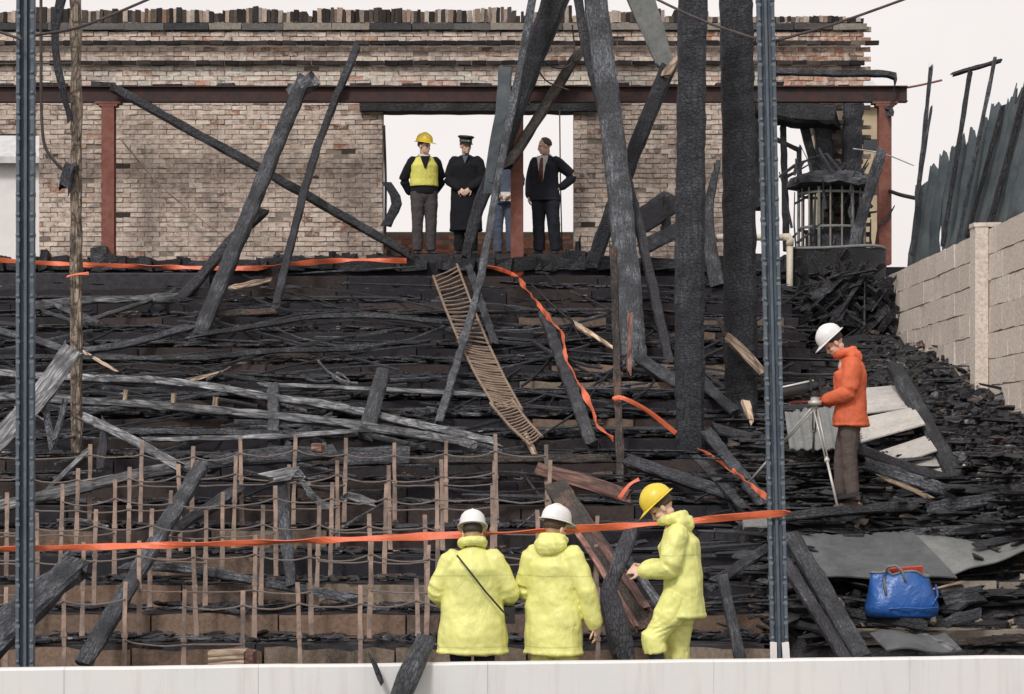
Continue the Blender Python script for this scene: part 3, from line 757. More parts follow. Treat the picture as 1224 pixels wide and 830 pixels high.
T('beam', 'knotted charred log on top of the seat uprights, left of centre', [(244, 557, 24.0), (290, 548, 24.1), (369, 543, 24.2), (398, 538, 24.3)], 19, 'ash', .9, 'log', None, bites=.5, rough=.03)
T('board', 'dark rectangular board lying on the seat uprights', [(412, 546, 24.4), (490, 544, 24.4)], 21, 'ash', .3, 'board', None, jag=.02)
T('beam', 'long level charred beam running right from the rectangular board', [(380, 553, 24.6), (500, 550, 24.6), (640, 549, 24.6), (735, 548, 24.6)], 10, 'brown', .8, 'beam')
T('knot', 'small orange knot of burnt wood on the knotted log', [(374, 536, 23.95), (386, 536, 23.9)], 10, 'redwood', 1, 'wood', None, seg=.03, jag=.02)
T('rafter', 'grey rafter lying diagonally from the peeled post down to the log', [(98, 498, 25.4), (160, 527, 24.6), (216, 559, 24.1)], 11, 'grey', .8, 'timber')
T('rafter', 'straight grey rafter leaning across the front seat rows', [(241, 557, 23.6), (172, 672, 21.6), (100, 794, 20.15)], 19, 'ash', .7, 'timber', None, jag=.06)
T('rafter', 'shorter dark rafter leaning behind the straight grey rafter', [(284, 586, 23.9), (240, 612, 23.3), (194, 645, 22.6)], 12, 'ash', .8, 'timber')
T('rafter', 'grey club ended timber standing among the seat rows', [(334, 576, 23.2), (337, 600, 23.0), (348, 697, 21.9)], 17, 'ash', .8, 'timber', None, taper=.7)
T('stub', 'ashy lump resting on the club ended timber', [(322, 572, 23.1), (352, 566, 23.1)], 17, 'grey', .9, 'wood', None, seg=.04, bites=.5)
T('plank', 'bent dark plank lying through the front seat rows', [(150, 676, 22.3), (234, 682, 22.2), (345, 702, 21.9), (425, 716, 21.7)], 11, 'ash', .6, 'plank')
T('tangle', 'tangled ashy strip sagging between two seat uprights', [(362, 578, 23.6), (378, 598, 23.5), (395, 606, 23.4), (416, 592, 23.5), (440, 600, 23.5)], 9, 'grey', .6, 'strip', None, bites=.8, rough=.03)
T('charred_baulk', 'thick broken charred baulk at the lower left corner', [(92, 676, 19.9), (50, 712, 19.5), (-30, 786, 18.9)], 36, 'ash', .9, 'baulk', None, bites=.5, rough=.03, jag=.12)
T('stick', 'thin stick leaning right of the left steel column', [(104, 540, 24.2), (50, 592, 23.6)], 6, 'grey', .9, 'stick')
T('stick', 'upright dark stick by the foot of the peeled post', [(126, 503, 25.2), (121, 556, 24.6)], 10, 'char', .9, 'stick')
T('stick', 'short grey spike hanging just right of the left steel column', [(52, 478, 25.0), (62, 530, 24.8)], 8, 'ash', .9, 'stick')
T('stick', 'dark spike leaning beside the short grey spike', [(78, 480, 25.0), (66, 526, 24.8)], 7, 'ash', .9, 'stick')
T('charred_stick', 'charred log leaning over the front of the white wall', [(508, 768, 17.70), (492, 800, 17.42), (476, 842, 17.22)], 24, 'ash', .8, 'log', None, jag=.08)
T('charcoal_piece', 'small black burnt scrap on the white wall left of the charred log', [(447, 792, 17.42), (453, 808, 17.40)], 6, 'char', .9, 'scrap', None, seg=.02)

# middle right -------------------------------------------------------------------------
RG = 'timbers strewn right of the grid'
T('rafter', 'straight blue grey rafter running down from the red post foot', [(650, 376), (677, 448), (708, 533)], 14, 'ash', .8, 'timber', RG)
T('splinter', 'pale pink splinter lying behind the orange tape', [(688, 388), (733, 416)], 8, 'pale', .6, 'splinter', RG, taper=.5)
T('splinter', 'cream curved splinter sticking out by the charred post', [(868, 403, 26.9), (886, 418, 26.8), (910, 444, 26.6)], 11, 'pale', .7, 'splinter', RG, jag=.05)
T('splinter', 'small torn end above the cream splinter', [(861, 387, 27), (868, 404, 26.9)], 6, 'brown', .7, 'splinter', RG, seg=.03)
T('splinter', 'yellow flaked bit of wood at the foot of the short topped post', [(893, 488, 26.6), (899, 506, 26.5)], 11, 'pale', .7, 'splinter', RG, seg=.03, taper=.5)
T('strip', 'thin reddish strip standing at the foot of the leaning grey post', [(753, 380, 28.8), (752, 446, 28.6)], 6, 'redwood', .6, 'strip', RG)
T('plank', 'grey plank lying left of the thickest black post', [(764, 428), (812, 460)], 15, 'ash', .4, 'plank', RG)
T('plank', 'grey plank lying between the two charred posts', [(838, 455), (876, 490)], 14, 'ash', .4, 'plank', RG)
T('plank', 'grey green plank slanting down behind the yellow helmet man', [(843, 514, 25.6), (908, 596, 23.2)], 15, 'ash', .4, 'plank', RG)
T('plank', 'narrow plank parallel to and left of the grey green plank', [(832, 546, 25.2), (890, 608, 23.2)], 10, 'ash', .5, 'plank', RG)
T('log', 'dark log lying between the charred post and the steel column', [(856, 514), (930, 534)], 13, 'char', .9, 'log', RG)
T('log', 'long dark log lying just above the yellow helmet', [(752, 552), (820, 574), (884, 596)], 15, 'char', .9, 'log', RG)
T('red_board', 'flat red edged board sloping above the white helmet', [(643, 561, 24.0), (700, 577, 23.7), (752, 594, 23.4)], 17, 'redwood', .5, 'board', None, jag=.03)
o = empty('stair_string', W(720, 660, 20.9)); tag(o, 'reddish flaked plank slanting down behind the two right hand men', 'plank')
bpy.context.view_layer.update()
T('side_board', None, [(662, 578, 22.6), (718, 660, 21.2), (776, 752, 19.9)], 28, 'brown', .25, parent=o, jag=.1)
T('red_lath', None, [(676, 590, 22.4), (728, 664, 21.05), (772, 726, 20.05)], 10, 'redwood', .6, parent=o)
T('red_lath', None, [(664, 600, 22.4), (708, 664, 21.05), (760, 748, 19.8)], 7, 'redwood', .6, parent=o)
T('charred_snag', 'crooked black snag between the white helmet man and yellow helmet man', [(757, 628, 20.0), (738, 680, 19.6), (728, 706, 19.5), (738, 750, 19.3), (748, 800, 19.2)], 17, 'char', .9, 'snag', None, taper=1.7, bites=.4)
T('rafter', 'thin grey batten behind the hands of the yellow helmet man', [(742, 655, 20.3), (788, 722, 19.7)], 10, 'ash', .7, 'timber')

# lower right --------------------------------------------------------------------------
QG = 'timbers in the lower right corner'
T('rafter', 'long grey rafter sloping right from the column down to the wall', [(945, 642, 21.6), (985, 708, 20.4), (1032, 790, 19.1)], 21, 'ash', .8, 'timber', QG, jag=.05)
T('rafter', 'darker rafter just left of the long grey rafter', [(938, 672, 21.2), (974, 728, 20.2), (1012, 790, 19.2)], 15, 'char', .8, 'timber', QG)
T('rafter', 'short grey prop left of the right steel column', [(864, 690, 20.6), (874, 738, 20), (886, 794, 19.4)], 13, 'ash', .8, 'timber', QG, jag=.05)
T('log', 'dark log meeting the top of the short grey prop', [(856, 696, 21.0), (915, 656, 21.6)], 13, 'ash', .8, 'log', QG)
T('block', 'pale grey block just left of the right steel column', [(890, 626, 21.2), (926, 624, 21.2)], 13, 'slatelight', .6, 'block', QG, jag=.02)
T('log', 'dark level log under the tripod and orange anorak man', [(938, 618, 22.7), (1010, 611, 22.75), (1094, 605, 22.9)], 11, 'ash', .9, 'log', QG)
T('log', 'rounded grey log right of the orange anorak man', [(1118, 607, 23.0), (1160, 601, 23.0), (1206, 594, 23.1)], 15, 'ash', .9, 'log', QG)
T('log', 'long dark log level across the right edge above the sheets', [(1075, 640, 22.7), (1150, 634, 22.7), (1240, 628, 22.8)], 11, 'ash', .9, 'log', QG)
T('rafter', 'blue grey rafter lying against the pale sheets', [(1069, 440, 26.0), (1104, 502, 24.9), (1145, 576, 23.6)], 19, 'ash', .8, 'timber', QG, jag=.05)
T('rafter', 'black rafter under the pale sheets', [(1028, 538, 24.3), (1085, 560, 23.9), (1142, 576, 23.5)], 13, 'char', .9, 'timber', QG)
T('rafter', 'broad dark rafter below the black rafter', [(1036, 556, 23.7), (1100, 578, 23.5), (1164, 598, 23.3)], 16, 'ash', .8, 'timber', QG)
T('splinter', 'white splintered lath below the broad dark rafter', [(1052, 571, 23.4), (1085, 583, 23.35), (1120, 600, 23.2)], 6, 'pale', .6, 'splinter', QG, bites=.6)
T('rafter', 'grey rafter with a white edge reaching the right picture edge', [(1146, 542, 24.2), (1190, 566, 24.0), (1240, 596, 23.8)], 17, 'grey', .7, 'timber', QG)
T('lath', 'long white lath along the grey rafter at the right edge', [(1143, 552, 23.95), (1190, 577, 23.8), (1240, 605, 23.6)], 5, 'cream', .6, 'lath', QG)
T('lath', 'thin pale lath leaning on the lower pale step', [(1088, 752, 20.9), (1134, 774, 20.3)], 7, 'grey', .6, 'lath', QG)
T('lath', 'thin dry twig sticking out right of the blue bag', [(1118, 704, 21.35), (1150, 696, 21.5)], 3, 'pale', .8, 'twig', None)
T('plank', 'grey slab of wood right of the blue bag', [(1130, 716, 21.5), (1178, 710, 21.6)], 21, 'ash', .4, 'plank', QG, jag=.05)
T('plank', 'broken plank below the blue bag', [(1010, 732, 21.1), (1100, 748, 20.7)], 12, 'char', .5, 'plank', QG)
T('plank', 'burnt plank end low by the wall at far right', [(1150, 768, 20.6), (1230, 762, 20.7)], 10, 'brown', .5, 'plank', QG)
T('log', 'stub of charred log on the lower pale step', [(1140, 742, 20.95), (1164, 736, 21.0)], 15, 'ash', .9, 'log', QG, seg=.05)
T('rafter', 'dark strip leaning in the shadowed gap right of the cream pipe', [(1052, 186, 33.2), (1024, 280, 33.3), (998, 384, 32.6)], 13, 'ash', .7, 'timber', None)
T('bent_bar', 'thin bar above the red beam with its end bent down', [(925, 86, 33.75), (1000, 88, 33.75), (1066, 90, 33.75), (1068, 108, 33.73), (1062, 136, 33.7)], 8, 'ash', .9, 'bar', None, bites=.2)

# burnt window timbers in the right opening
for i, (a, b, w, lab) in enumerate((((906, 140), (904, 250), 11, 'left'), ((936, 150), (940, 300), 8, 'straight second'), ((958, 140), (975, 205), 10, 'slanting'), ((930, 168), (956, 180), 5, 'short level'), ((955, 178), (956, 232), 6, 'thin upright'), ((980, 140), (990, 215), 20, 'thick'))):
    T('burnt_stud', lab + ' burnt stud in the broken opening by the right column', [(a[0], a[1], 34.85), (b[0], b[1], 34.85)], w, 'char', .8, 'stud', 'burnt studs in the broken opening', jag=.04)
T('burnt_lintel', 'sagging black mass over the broken opening on the right', [(905, 128, 34.7), (950, 138, 34.7), (1000, 140, 34.7)], 26, 'char', 1, 'lintel', None, bites=.5, rough=.03)
T('charred_jamb', 'black burnt jamb at the right end of the brick wall', [(1020, 122, 34.8), (1018, 200, 34.8), (1022, 300, 34.8)], 22, 'char', 1, 'jamb', None, bites=.3, rough=.03)

# ------------------------------------------------------------------ sheets lying on the right
def sheet(label, pts, mat, waves, amp, nu=36, nv=6, group=None, th=.015, cat='sheet', name='roof_sheet'):
    P = [W(*p) for p in pts]; P = P[1:] + P[:1] if mat == 'asbestos' else P; c = sum(P, Vector()) / 4; m = MB(); SEED[0] += 1
    patch(m, P[0], P[1], P[2], P[3], nu, nv, waves, amp, th, .03, SEED[0]); m.v = [v - c for v in m.v]
    o = m.build(name, M[mat], None, smooth=False); o.location = c; return tag(o, label, cat, group)
SG = 'broken roof sheets'
sheet('light grey top sheet behind the orange anorak', [(1034, 494, 25.2), (1090, 487, 25.2), (1078, 460, 26.1), (1028, 464, 26.1)], 'asbestos', 5, .004, 48, 5, SG)
sheet('pale ribbed sheet right of the orange anorak', [(1030, 528, 24.5), (1106, 507, 24.5), (1092, 486, 25.1), (1028, 500, 25.1)], 'asbestos', 9, .006, 70, 5, SG)
sheet('pale ribbed sheet lying above the black rafter', [(1070, 555, 24.05), (1120, 538, 24.05), (1108, 520, 24.5), (1048, 540, 24.5)], 'asbestos', 7, .006, 60, 5, SG)
sheet('narrow pale sheet tip between the blue grey and black rafters', [(1092, 566, 23.9), (1134, 571, 23.8), (1122, 541, 24.2), (1076, 556, 24.2)], 'asbestos', 6, .005, 50, 5, SG)
sheet('pale sheet behind the tripod', [(944, 536, 24.2), (1016, 536, 24.1), (1006, 484, 25.4), (938, 494, 25.4)], 'slatelight', 6, .012, 50, 6, SG)
sheet('dark slate sheet left of the blue bag', [(966, 690, 21.65), (1144, 690, 21.65), (1092, 636, 22.6), (952, 640, 22.6)], 'slate', 1.5, .012, 30, 8, SG)
sheet('lighter broken slate sheet above the blue bag', [(1140, 686, 21.8), (1226, 658, 22.0), (1234, 644, 22.7), (1080, 642, 22.6)], 'slatelight', 1.2, .015, 30, 8, SG)
sheet('dark bent sheet lower right by the white wall', [(1060, 778, 20.2), (1150, 776, 20.2), (1130, 756, 20.6), (1040, 756, 20.6)], 'slate', 1, .02, 20, 5, SG)

# ------------------------------------------------------------------ seat rows: rusty uprights and sagging wires
row_words = ['front row of rusty seat uprights just behind the white wall', 'second row of rusty seat uprights up from the white wall', 'third row of rusty seat uprights up from the white wall',
             'fourth row of seat uprights, level with the white helmets', 'fifth row of seat uprights, under the charred log', 'highest row of seat uprights with only the tips showing']
rs = random.Random(21)
ROD = []
for i in range(4):
    m = MB(); H = .95 + .02 * i; rings = []
    for j in range(8):
        z = H * j / 7; q = lambda: rs.uniform(-.004, .004)
        w = .019 if z > .3 else .022
        rings.append([Vector((-w + q(), -.011 + q(), z)), Vector((w + q(), -.011 + q(), z)), Vector((w + q(), .011 + q(), z)), Vector((-w + q(), .011 + q(), z))])
    m.rings(rings); m.box((-.035, -.03, 0), (.035, .04, .02)); m.box((-.026, -.016, H * .52), (.026, .016, H * .52 + .035)); ROD.append(m.mesh('upright'))
for k in range(6):
    d = D0 - .32 + TREAD * k; z = -.15 if k == 0 else Z0 + RISE * k
    x0 = -5.71 + (.03 * k) + rs.uniform(-.03, .03); lim = W(722 if k < 3 else 690, 0, d).x
    o = tag(empty('seat_row', (0, d, z)), row_words[k], 'seat frame', 'rows of burnt seat frames')
    tops = []; x = x0
    while x < lim:
        if rs.random() < .06: x += .54; continue
        u = link('upright', rs.choice(ROD), M['rod'], o); hz = (1.10 if k == 0 else .98) * rs.uniform(.93, 1.03)
        tl, tf = rs.uniform(-.035, .035), rs.uniform(-.05, .05)
        u.location = (x, 0, 0); u.rotation_euler = (tf, tl, 0); u.scale = (1, 1, hz); H = .96 * hz
        tops.append((Vector((x + tl * H * .86, -tf * H * .86 - .015, H * .86)), Vector((x + tl * H * .52, -tf * H * .5 - .015, H * .50)))); x += .54
    for lvl in (0, 1):
        for a, b in zip(tops, tops[1:]):
            if rs.random() < (.05 if lvl == 0 else .35): continue
            a_, b_ = a[lvl], b[lvl]; sag = rs.uniform(.025, .06) if lvl == 0 else rs.uniform(0, .03)
            m = MB(); m.tube([a_.lerp(b_, t) - Vector((0, 0, sag * 4 * t * (1 - t) + rs.uniform(-.004, .004))) for t in (0, .15, .3, .5, .7, .85, 1)], .0075, 5)
            m.build('wire', M['wire'], o)

# ------------------------------------------------------------------ slatted grid running down the middle
def ladder(label, L0, L1, R0, R1, n, mat='grid'):
    c = (L0 + R1) / 2; o = tag(empty('slatted_panel', c), label, 'grid', 'slatted panels down the terrace')
    for a, b in ((L0, L1), (R0, R1)):
        m = MB(); mid = (a + b) / 2 - Vector((0, .02, .03)); m.tube([a - c, mid - c, b - c], .017, 6); m.build('side_rail', M[mat], o)
    for i in range(n):
        t = (i + .5) / n; a, b = L0.lerp(L1, t), R0.lerp(R1, t); sag = Vector((0, -.03, -.05)) * 4 * t * (1 - t) * .5
        e = (b - a) * .04; j = Vector((0, rs.uniform(-.012, .012), rs.uniform(-.015, .015)))
        m = MB(); m.tube([a - e - c + sag + j, (a + b) / 2 - c + sag - Vector((0, 0, .012)), b + e - c + sag - j], (.0125 + rs.uniform(-.002, .003)), 5); m.build('slat', M[mat], o)
    return o
g = lambda x, y, o=.62: W(x, y, slope_d(y, o))
ladder('upper slatted panel of the broken grid below the policeman', g(518, 330), g(548, 406), g(546, 316), g(584, 412), 18)
ladder('middle slatted panel of the broken grid', g(549, 409), g(590, 484), g(585, 414), g(624, 490), 24)
ladder('lowest twisted slatted panel of the broken grid', g(586, 482), g(634, 532), g(612, 478), g(648, 522), 16)
T('plank', 'grey plank edge along the right of the upper slatted panel', [(560, 318), (592, 412)], 9, 'ash', .5, 'plank')
T('brown_post', 'thin pale stake at the foot of the lowest slatted panel', [(628, 520), (640, 545)], 7, 'pale', .9, 'stake')

# ------------------------------------------------------------------ orange barrier tape
def tape(label, pts, w=.05, group='orange barrier tape', knots=()):
    P = [W(*p) if len(p) > 2 else W(p[0], p[1], slope_d(p[1], .98)) for p in pts]; c = P[0]; m = MB(); rings = []; n = 0
    Q = []
    for k in range(len(P) - 1):
        p0, p1, p2, p3 = P[max(k - 1, 0)], P[k], P[k + 1], P[min(k + 2, len(P) - 1)]
        s = max(3, int((p2 - p1).length / .07))
        for i in range(s):
            f = i / s; Q.append(.5 * ((2 * p1) + (p2 - p0) * f + (2 * p0 - 5 * p1 + 4 * p2 - p3) * f * f + (3 * p1 - p0 - 3 * p2 + p3) * f ** 3))
    Q.append(P[-1]); tw = R.uniform(0, 6)
    for i, p in enumerate(Q):
        t = (Q[min(i + 1, len(Q) - 1)] - Q[max(i - 1, 0)]).normalized(); a = Vector((0, -.25, 1)); a = (a - t * a.dot(t)).normalized() if abs(t.z) < .95 else Vector((1, 0, 0)); b = t.cross(a)
        an = .7 * math.sin(i * .21 + tw) + .5 * math.sin(i * .53 + tw); ca, sa = math.cos(an), math.sin(an); u = a * ca + b * sa; v = b * ca - a * sa
        ww_ = w / 2 * (1 + .22 * math.sin(i * .37 + tw) + .08 * math.sin(i * 1.13)); th = .0035
        rings.append([p - c + u * ww_ - v * th, p - c + u * ww_ + v * th, p - c + v * th * 1.6 + Vector((0, 0, .006 * math.sin(i * .9 + tw))), p - c - u * ww_ + v * th, p - c - u * ww_ - v * th, p - c - v * th * .4])
    m.rings(rings)
    for (kx, ky, kd, s) in knots: m.ball(W(kx, ky, kd) - c, (s, .03, s * .7), None, 8, 5)
    o = m.build('barrier_tape', M['tape'], None, smooth=False); o.location = c; return tag(o, label, 'tape', group)
tape('long front orange tape stretched behind the men by the white wall', [(-40, 657, 18.48), (32, 656, 18.51), (300, 649, 18.62), (560, 639, 18.72), (760, 628, 18.74), (880, 618, 18.71), (930, 614, 18.665), (944, 613, 18.67)], .056)
m_ = tape('orange tape sagging along the upper terrace edge under the brick wall', [(-30, 309, 33.3), (60, 315, 33.3), (150, 318, 33.2), (290, 321, 33.1), (345, 316, 33.2), (420, 311, 33.3), (486, 312, 33.3)], .07)
tape('orange tape winding down the terrace from the red post', [(578, 318, 33.25), (600, 323, 33.25), (617, 331, 33.25), (634, 352, 31.7), (656, 380), (672, 400), (676, 425), (690, 455), (706, 485), (716, 510), (733, 525)], .065, knots=((619, 326, 33.7, .09), (618, 334, 33.3, .07)))
tape('orange tape tied to the thin pale edged post', [(732, 476, 25.85), (745, 476, 25.80), (775, 492, 25.7), (808, 518, 25.65)], .05, knots=((737, 477, 25.82, .045),))
tape('faded orange tape running down to the right steel column', [(836, 537, 25.5), (870, 558, 24.4), (900, 582, 22.6), (928, 603, 20.6)], .05)
tape('short scrap of orange tape above the yellow helmet', [(740, 596, 23.1), (752, 580, 23.2), (764, 573, 23.2)], .045)
tape('orange scrap of tape on the peeled post', [(80, 331, 26.0), (92, 328, 25.9), (106, 327, 25.9)], .04)

# ------------------------------------------------------------------ wires and pipes
def wire(name, label, pts, r=.014, mat='thinwire', cat='wire', group=None):
    P = [W(*p) for p in pts]; Q = []
    for k in range(len(P) - 1):
        p0, p1, p2, p3 = P[max(k - 1, 0)], P[k], P[k + 1], P[min(k + 2, len(P) - 1)]
        for i in range(6):
            f = i / 6; Q.append(.5 * ((2 * p1) + (p2 - p0) * f + (2 * p0 - 5 * p1 + 4 * p2 - p3) * f * f + (3 * p1 - p0 - 3 * p2 + p3) * f ** 3))
    Q.append(P[-1]); c = Q[0]; m = MB(); m.tube([q - c for q in Q], r, 6)
    o = m.build(name, M[mat], None, smooth=True); o.location = c; return tag(o, label, cat, group)
wire('cable', 'dark cable hanging in a curve left of the peeled post', [(49, -30, 25.9), (49, 60, 25.9), (50, 145, 25.9), (56, 180, 25.9), (78, 206, 25.95)], .018, cat='cable')
wire('overhead_wire', 'cable rising right from the left steel column to the sky', [(42, 42, 18.3), (100, 31, 18.8), (190, -6, 19.6)], .012)
wire('overhead_wire', 'short cable reaching the left steel column from the picture edge', [(-30, 28, 18.5), (10, 42, 18.3), (26, 47, 18.15)], .012)
wire('overhead_wire', 'wire falling right to the right steel column past two charred posts', [(770, -8, 20.5), (840, 25, 19.6), (908, 48, 18.85)], .012)
wire('overhead_wire', 'wire rising right from the right steel column across the sky', [(924, 50, 18.8), (1000, 28, 19.4), (1090, -4, 20.2)], .012)
wire('wire', 'thin wire hanging slack on the brick wall left of the grey rafter', [(143, 165, 34.7), (190, 220, 34.7), (235, 258, 34.65), (270, 284, 34.6)], .012, 'rod')
wire('wire', 'thin level wire high on the left brick wall', [(-20, 77, 34.2), (60, 76, 34.2), (96, 76, 34.2)], .014)
wire('wire', 'fine wire right of the red beam end', [(1020, 178, 33.6), (1056, 184, 33.7), (1092, 198, 31.6)], .010, 'silver')
wire('wire', 'upright wire in the doorway right of the suited man', [(669, 133, 34.8), (670, 220, 34.8), (672, 300, 34.6)], .010)
wire('wire', 'bent rod against the left doorway jamb', [(459, 150, 34.75), (461, 220, 34.75), (460, 296, 34.7)], .02, 'char')
T('charred_flap', 'black angular burnt flap at the left doorway jamb', [(462, 218, 34.6), (474, 242, 34.6), (461, 270, 34.6)], 13, 'char', .3, 'flap', None, jag=.03, bites=.3)
wire('wire', 'slack dark cable crossing right from the red end post', [(1062, 228, 33.9), (1076, 233, 33.2), (1094, 237, 32.2)], .03, 'char', 'cable')
wire('wire', 'rod sticking out past the red beam end', [(1078, 106, 33.9), (1100, 102, 33.9), (1126, 96, 33.9)], .016, 'redsteel', 'rod')
wire('wire', 'looping wires beside the black rafter above the red beam', [(684, 30, 33.4), (686, 70, 33.4), (668, 82, 33.4), (640, 70, 33.4), (652, 96, 33.4), (680, 108, 33.4)], .012)
pipe = tag(empty('drain_pipe', W(944, 285, 32.9)), 'cream drain pipe with a level run and elbow by the right column', 'pipe')
c = W(944, 285, 32.9)
for nm, a, b in (('level_pipe', (846, 284), (941, 284)), ('down_pipe', (944, 287), (944, 396))):
    m = MB(); m.tube([W(*a, 32.9) - c, W((a[0] + b[0]) / 2, (a[1] + b[1]) / 2, 32.9) - c, W(*b, 32.9) - c], .048, 10); m.build(nm, M['cream'], pipe, smooth=True)
m = MB(); m.tube([W(936, 284, 32.9) - c, W(943, 283.5, 32.9) - c, W(944.5, 287, 32.9) - c, W(944, 294, 32.9) - c], .058, 10); m.build('elbow', M['cream'], pipe, smooth=True)

# ------------------------------------------------------------------ burnt round kiosk and the tank below it
kc = W(994, 300, 34.3); ko = tag(empty('kiosk', (kc.x, 34.3, 4.93)), 'burnt round kiosk with a baluster cage behind the red end post', 'kiosk')
zr = W(0, 222, 34.3).z - 4.93; zt2 = W(0, 208, 34.3).z - 4.93; r0 = .50
m = MB(); prof_ = [(.02, zr - .05), (r0 + .06, zr - .05), (r0 + .16, zr - .02), (r0 + .17, zr + .05), (r0 + .10, zr + .13), (r0 - .12, zr + .17), (.25, zr + .19), (.02, zr + .19)]
m.lathe(prof_, 28); m.v = [v + Vector((fbm(v * 5, 3) * .07, fbm(v * 5 + Vector((9, 0, 0)), 3) * .07, fbm(v * 6 + Vector((0, 9, 0)), 3) * .10)) for v in m.v]; m.build('roof', M['ash'], ko)
for k in range(18):
    a = 2 * math.pi * k / 18; m = MB(); big = k % 3 == 0; q = .024 if big else .014
    m.tube([(math.cos(a) * r0, math.sin(a) * r0, .0), (math.cos(a) * r0, math.sin(a) * r0, zr - .06)], q, 6); m.build('baluster', M['pipegrey' if not big else 'slatelight'], ko)
for z in (zr - .14, .55):
    m = MB(); m.tube([(math.cos(2 * math.pi * k / 28) * (r0 + .0), math.sin(2 * math.pi * k / 28) * r0, z) for k in range(29)], .022, 6); m.build('ring_rail', M['slatelight'], ko)
m = MB(); m.lathe([(r0 - .1, -.02), (r0 - .1, .45), (r0 - .08, .52), (r0 - .14, .52), (.02, .4)], 24); m.build('inner_drum', M['char'], ko)
tc = W(1000, 300, 33.3); to = tag(empty('round_tank', (tc.x, 33.35, 3.85)), 'wide dark round tub with a pale metal rim under the kiosk', 'tank')
zt = W(0, 300, 33.3).z - 3.85
m = MB(); m.lathe([(.62, 0), (.70, .1), (.72, zt - .05), (.70, zt), (.66, zt), (.66, zt - .1), (.02, zt - .12)], 32); m.v = [v + v.normalized() * fbm(v * 4, 4) * .07 for v in m.v]; m.build('shell', M['char'], to)
m = MB(); m.tube([(math.cos(2 * math.pi * k / 40) * .72, math.sin(2 * math.pi * k / 40) * .72, zt + .01 + .02 * math.sin(k * .4)) for k in range(41)], .022, 6); m.build('rim', M['slatelight'], to, smooth=True)

# heap of burnt laths and boards piled in front of the tub
rh = random.Random(77); m = MB()
for _ in range(330):
    x = rh.uniform(3.85, 5.38); y = rh.uniform(32.0, 32.7); hh = .85 * (1 - (abs(x - 4.7) / 1.0) ** 2) + .1
    z = right_z(x, y) + rh.uniform(0, max(.05, hh)); L = rh.uniform(.12, .8); a = rh.gauss(0, .8)
    MX = Matrix.Translation((x, y, z)) @ Matrix.Rotation(a, 4, 'Y') @ Matrix.Rotation(rh.gauss(0, .4), 4, 'Z') @ Matrix.Rotation(rh.uniform(0, 3), 4, 'X')
    n0 = len(m.v); m.box((-L / 2, -rh.choice((.015, .02, .03, .08)), -.012), (L / 2, rh.choice((.015, .02, .03, .08)), .012), None, .014, rh); m.v[n0:] = [MX @ v for v in m.v[n0:]]
o = stuff(m.build('burnt_heap', M['rubble'])); o['label'] = 'heap of burnt laths piled in front of the round tub'; o['category'] = 'debris'
# pale box behind the wall, blue bag with red file
bx = tag(empty('timber_box', W(277, 790, 20.25)), 'pale timber offcut box lying behind the white wall', 'box'); bx.location.z = -.16
zt = W(0, 777, 20.25).z + .16
m = MB(); m.box((-.20, -.16, 0), (.13, .16, zt), None, .01, rb); m.build('body', M['pale'], bx); m = MB(); m.box((.135, -.15, 0), (.21, .15, zt - .012), None, .008, rb); m.build('end_board', M['redwood'], bx)
def loft(m, secs, n=20):
    m.rings([[Vector((cx + a * math.copysign(abs(math.cos(2 * math.pi * k / n)) ** .6, math.cos(2 * math.pi * k / n)), cy + b * math.copysign(abs(math.sin(2 * math.pi * k / n)) ** .6, math.sin(2 * math.pi * k / n)), z)) for k in range(n)] for cx, cy, z, a, b in secs])
bp = W(1079, 738, 20.9); bag = tag(empty('holdall', bp), 'crumpled blue holdall bag standing on the debris', 'bag')
m = MB(); loft(m, [(0, 0, 0, .28, .11), (0, 0, .02, .325, .15), (.0, 0, .12, .335, .165), (-.01, 0, .24, .305, .14), (-.02, 0, .33, .28, .11), (-.02, 0, .385, .265, .09), (-.02, 0, .39, .24, .07), (-.02, 0, .33, .22, .05)], 40)
for i, v in enumerate(m.v):
    q = fbm(Vector((v.x * 5, v.y * 5, v.z * 6)), 4); m.v[i] = Vector((v.x * (1 + q * .10), v.y * (1 + q * .35), v.z + (.04 * math.sin(v.x * 9 + 1) + q * .03) * min(1, v.z / .2) + (.05 if v.x < -.15 and v.z > .3 else 0)))
o = m.build('body', M['bag'], bag, smooth=True)
zp = [Vector((v.x, v.y, v.z + .004)) for v in m.v[5 * 40:6 * 40]]; m = MB(); m.tube(zp + [zp[0]], .011, 6); m.build('rim_piping', M['slatelight'], bag, smooth=True)
m = MB(); m.tube([(-.30, -.145, .10), (-.15, -.172, .09), (0, -.178, .10), (.15, -.172, .09), (.30, -.145, .10)], .008, 5); m.build('seam', M['bag'], bag, smooth=True)
m = MB(); m.tube([(-.18, -.15, .22), (-.2, -.13, .36), (-.16, -.12, .47), (-.09, -.12, .485), (-.03, -.13, .44), (0, -.15, .34)], .013, 6); m.build('handle', M['slatelight'], bag, smooth=True)
m = MB(); m.tube([(.30, -.02, .30), (.315, -.06, .2), (.25, -.13, .12)], .012, 6); m.build('strap', M['bag'], bag, smooth=True)
m = MB(); m.box((-.15, -.022, -.1), (.15, .022, .1), None, .004, rb); o = m.build('box_file', M['redcard']); o.location = bp + Vector((.03, -.02, .37)); o.rotation_euler = (.25, -.09, 0); tag(o, 'red box file poking out of the blue bag', 'file')

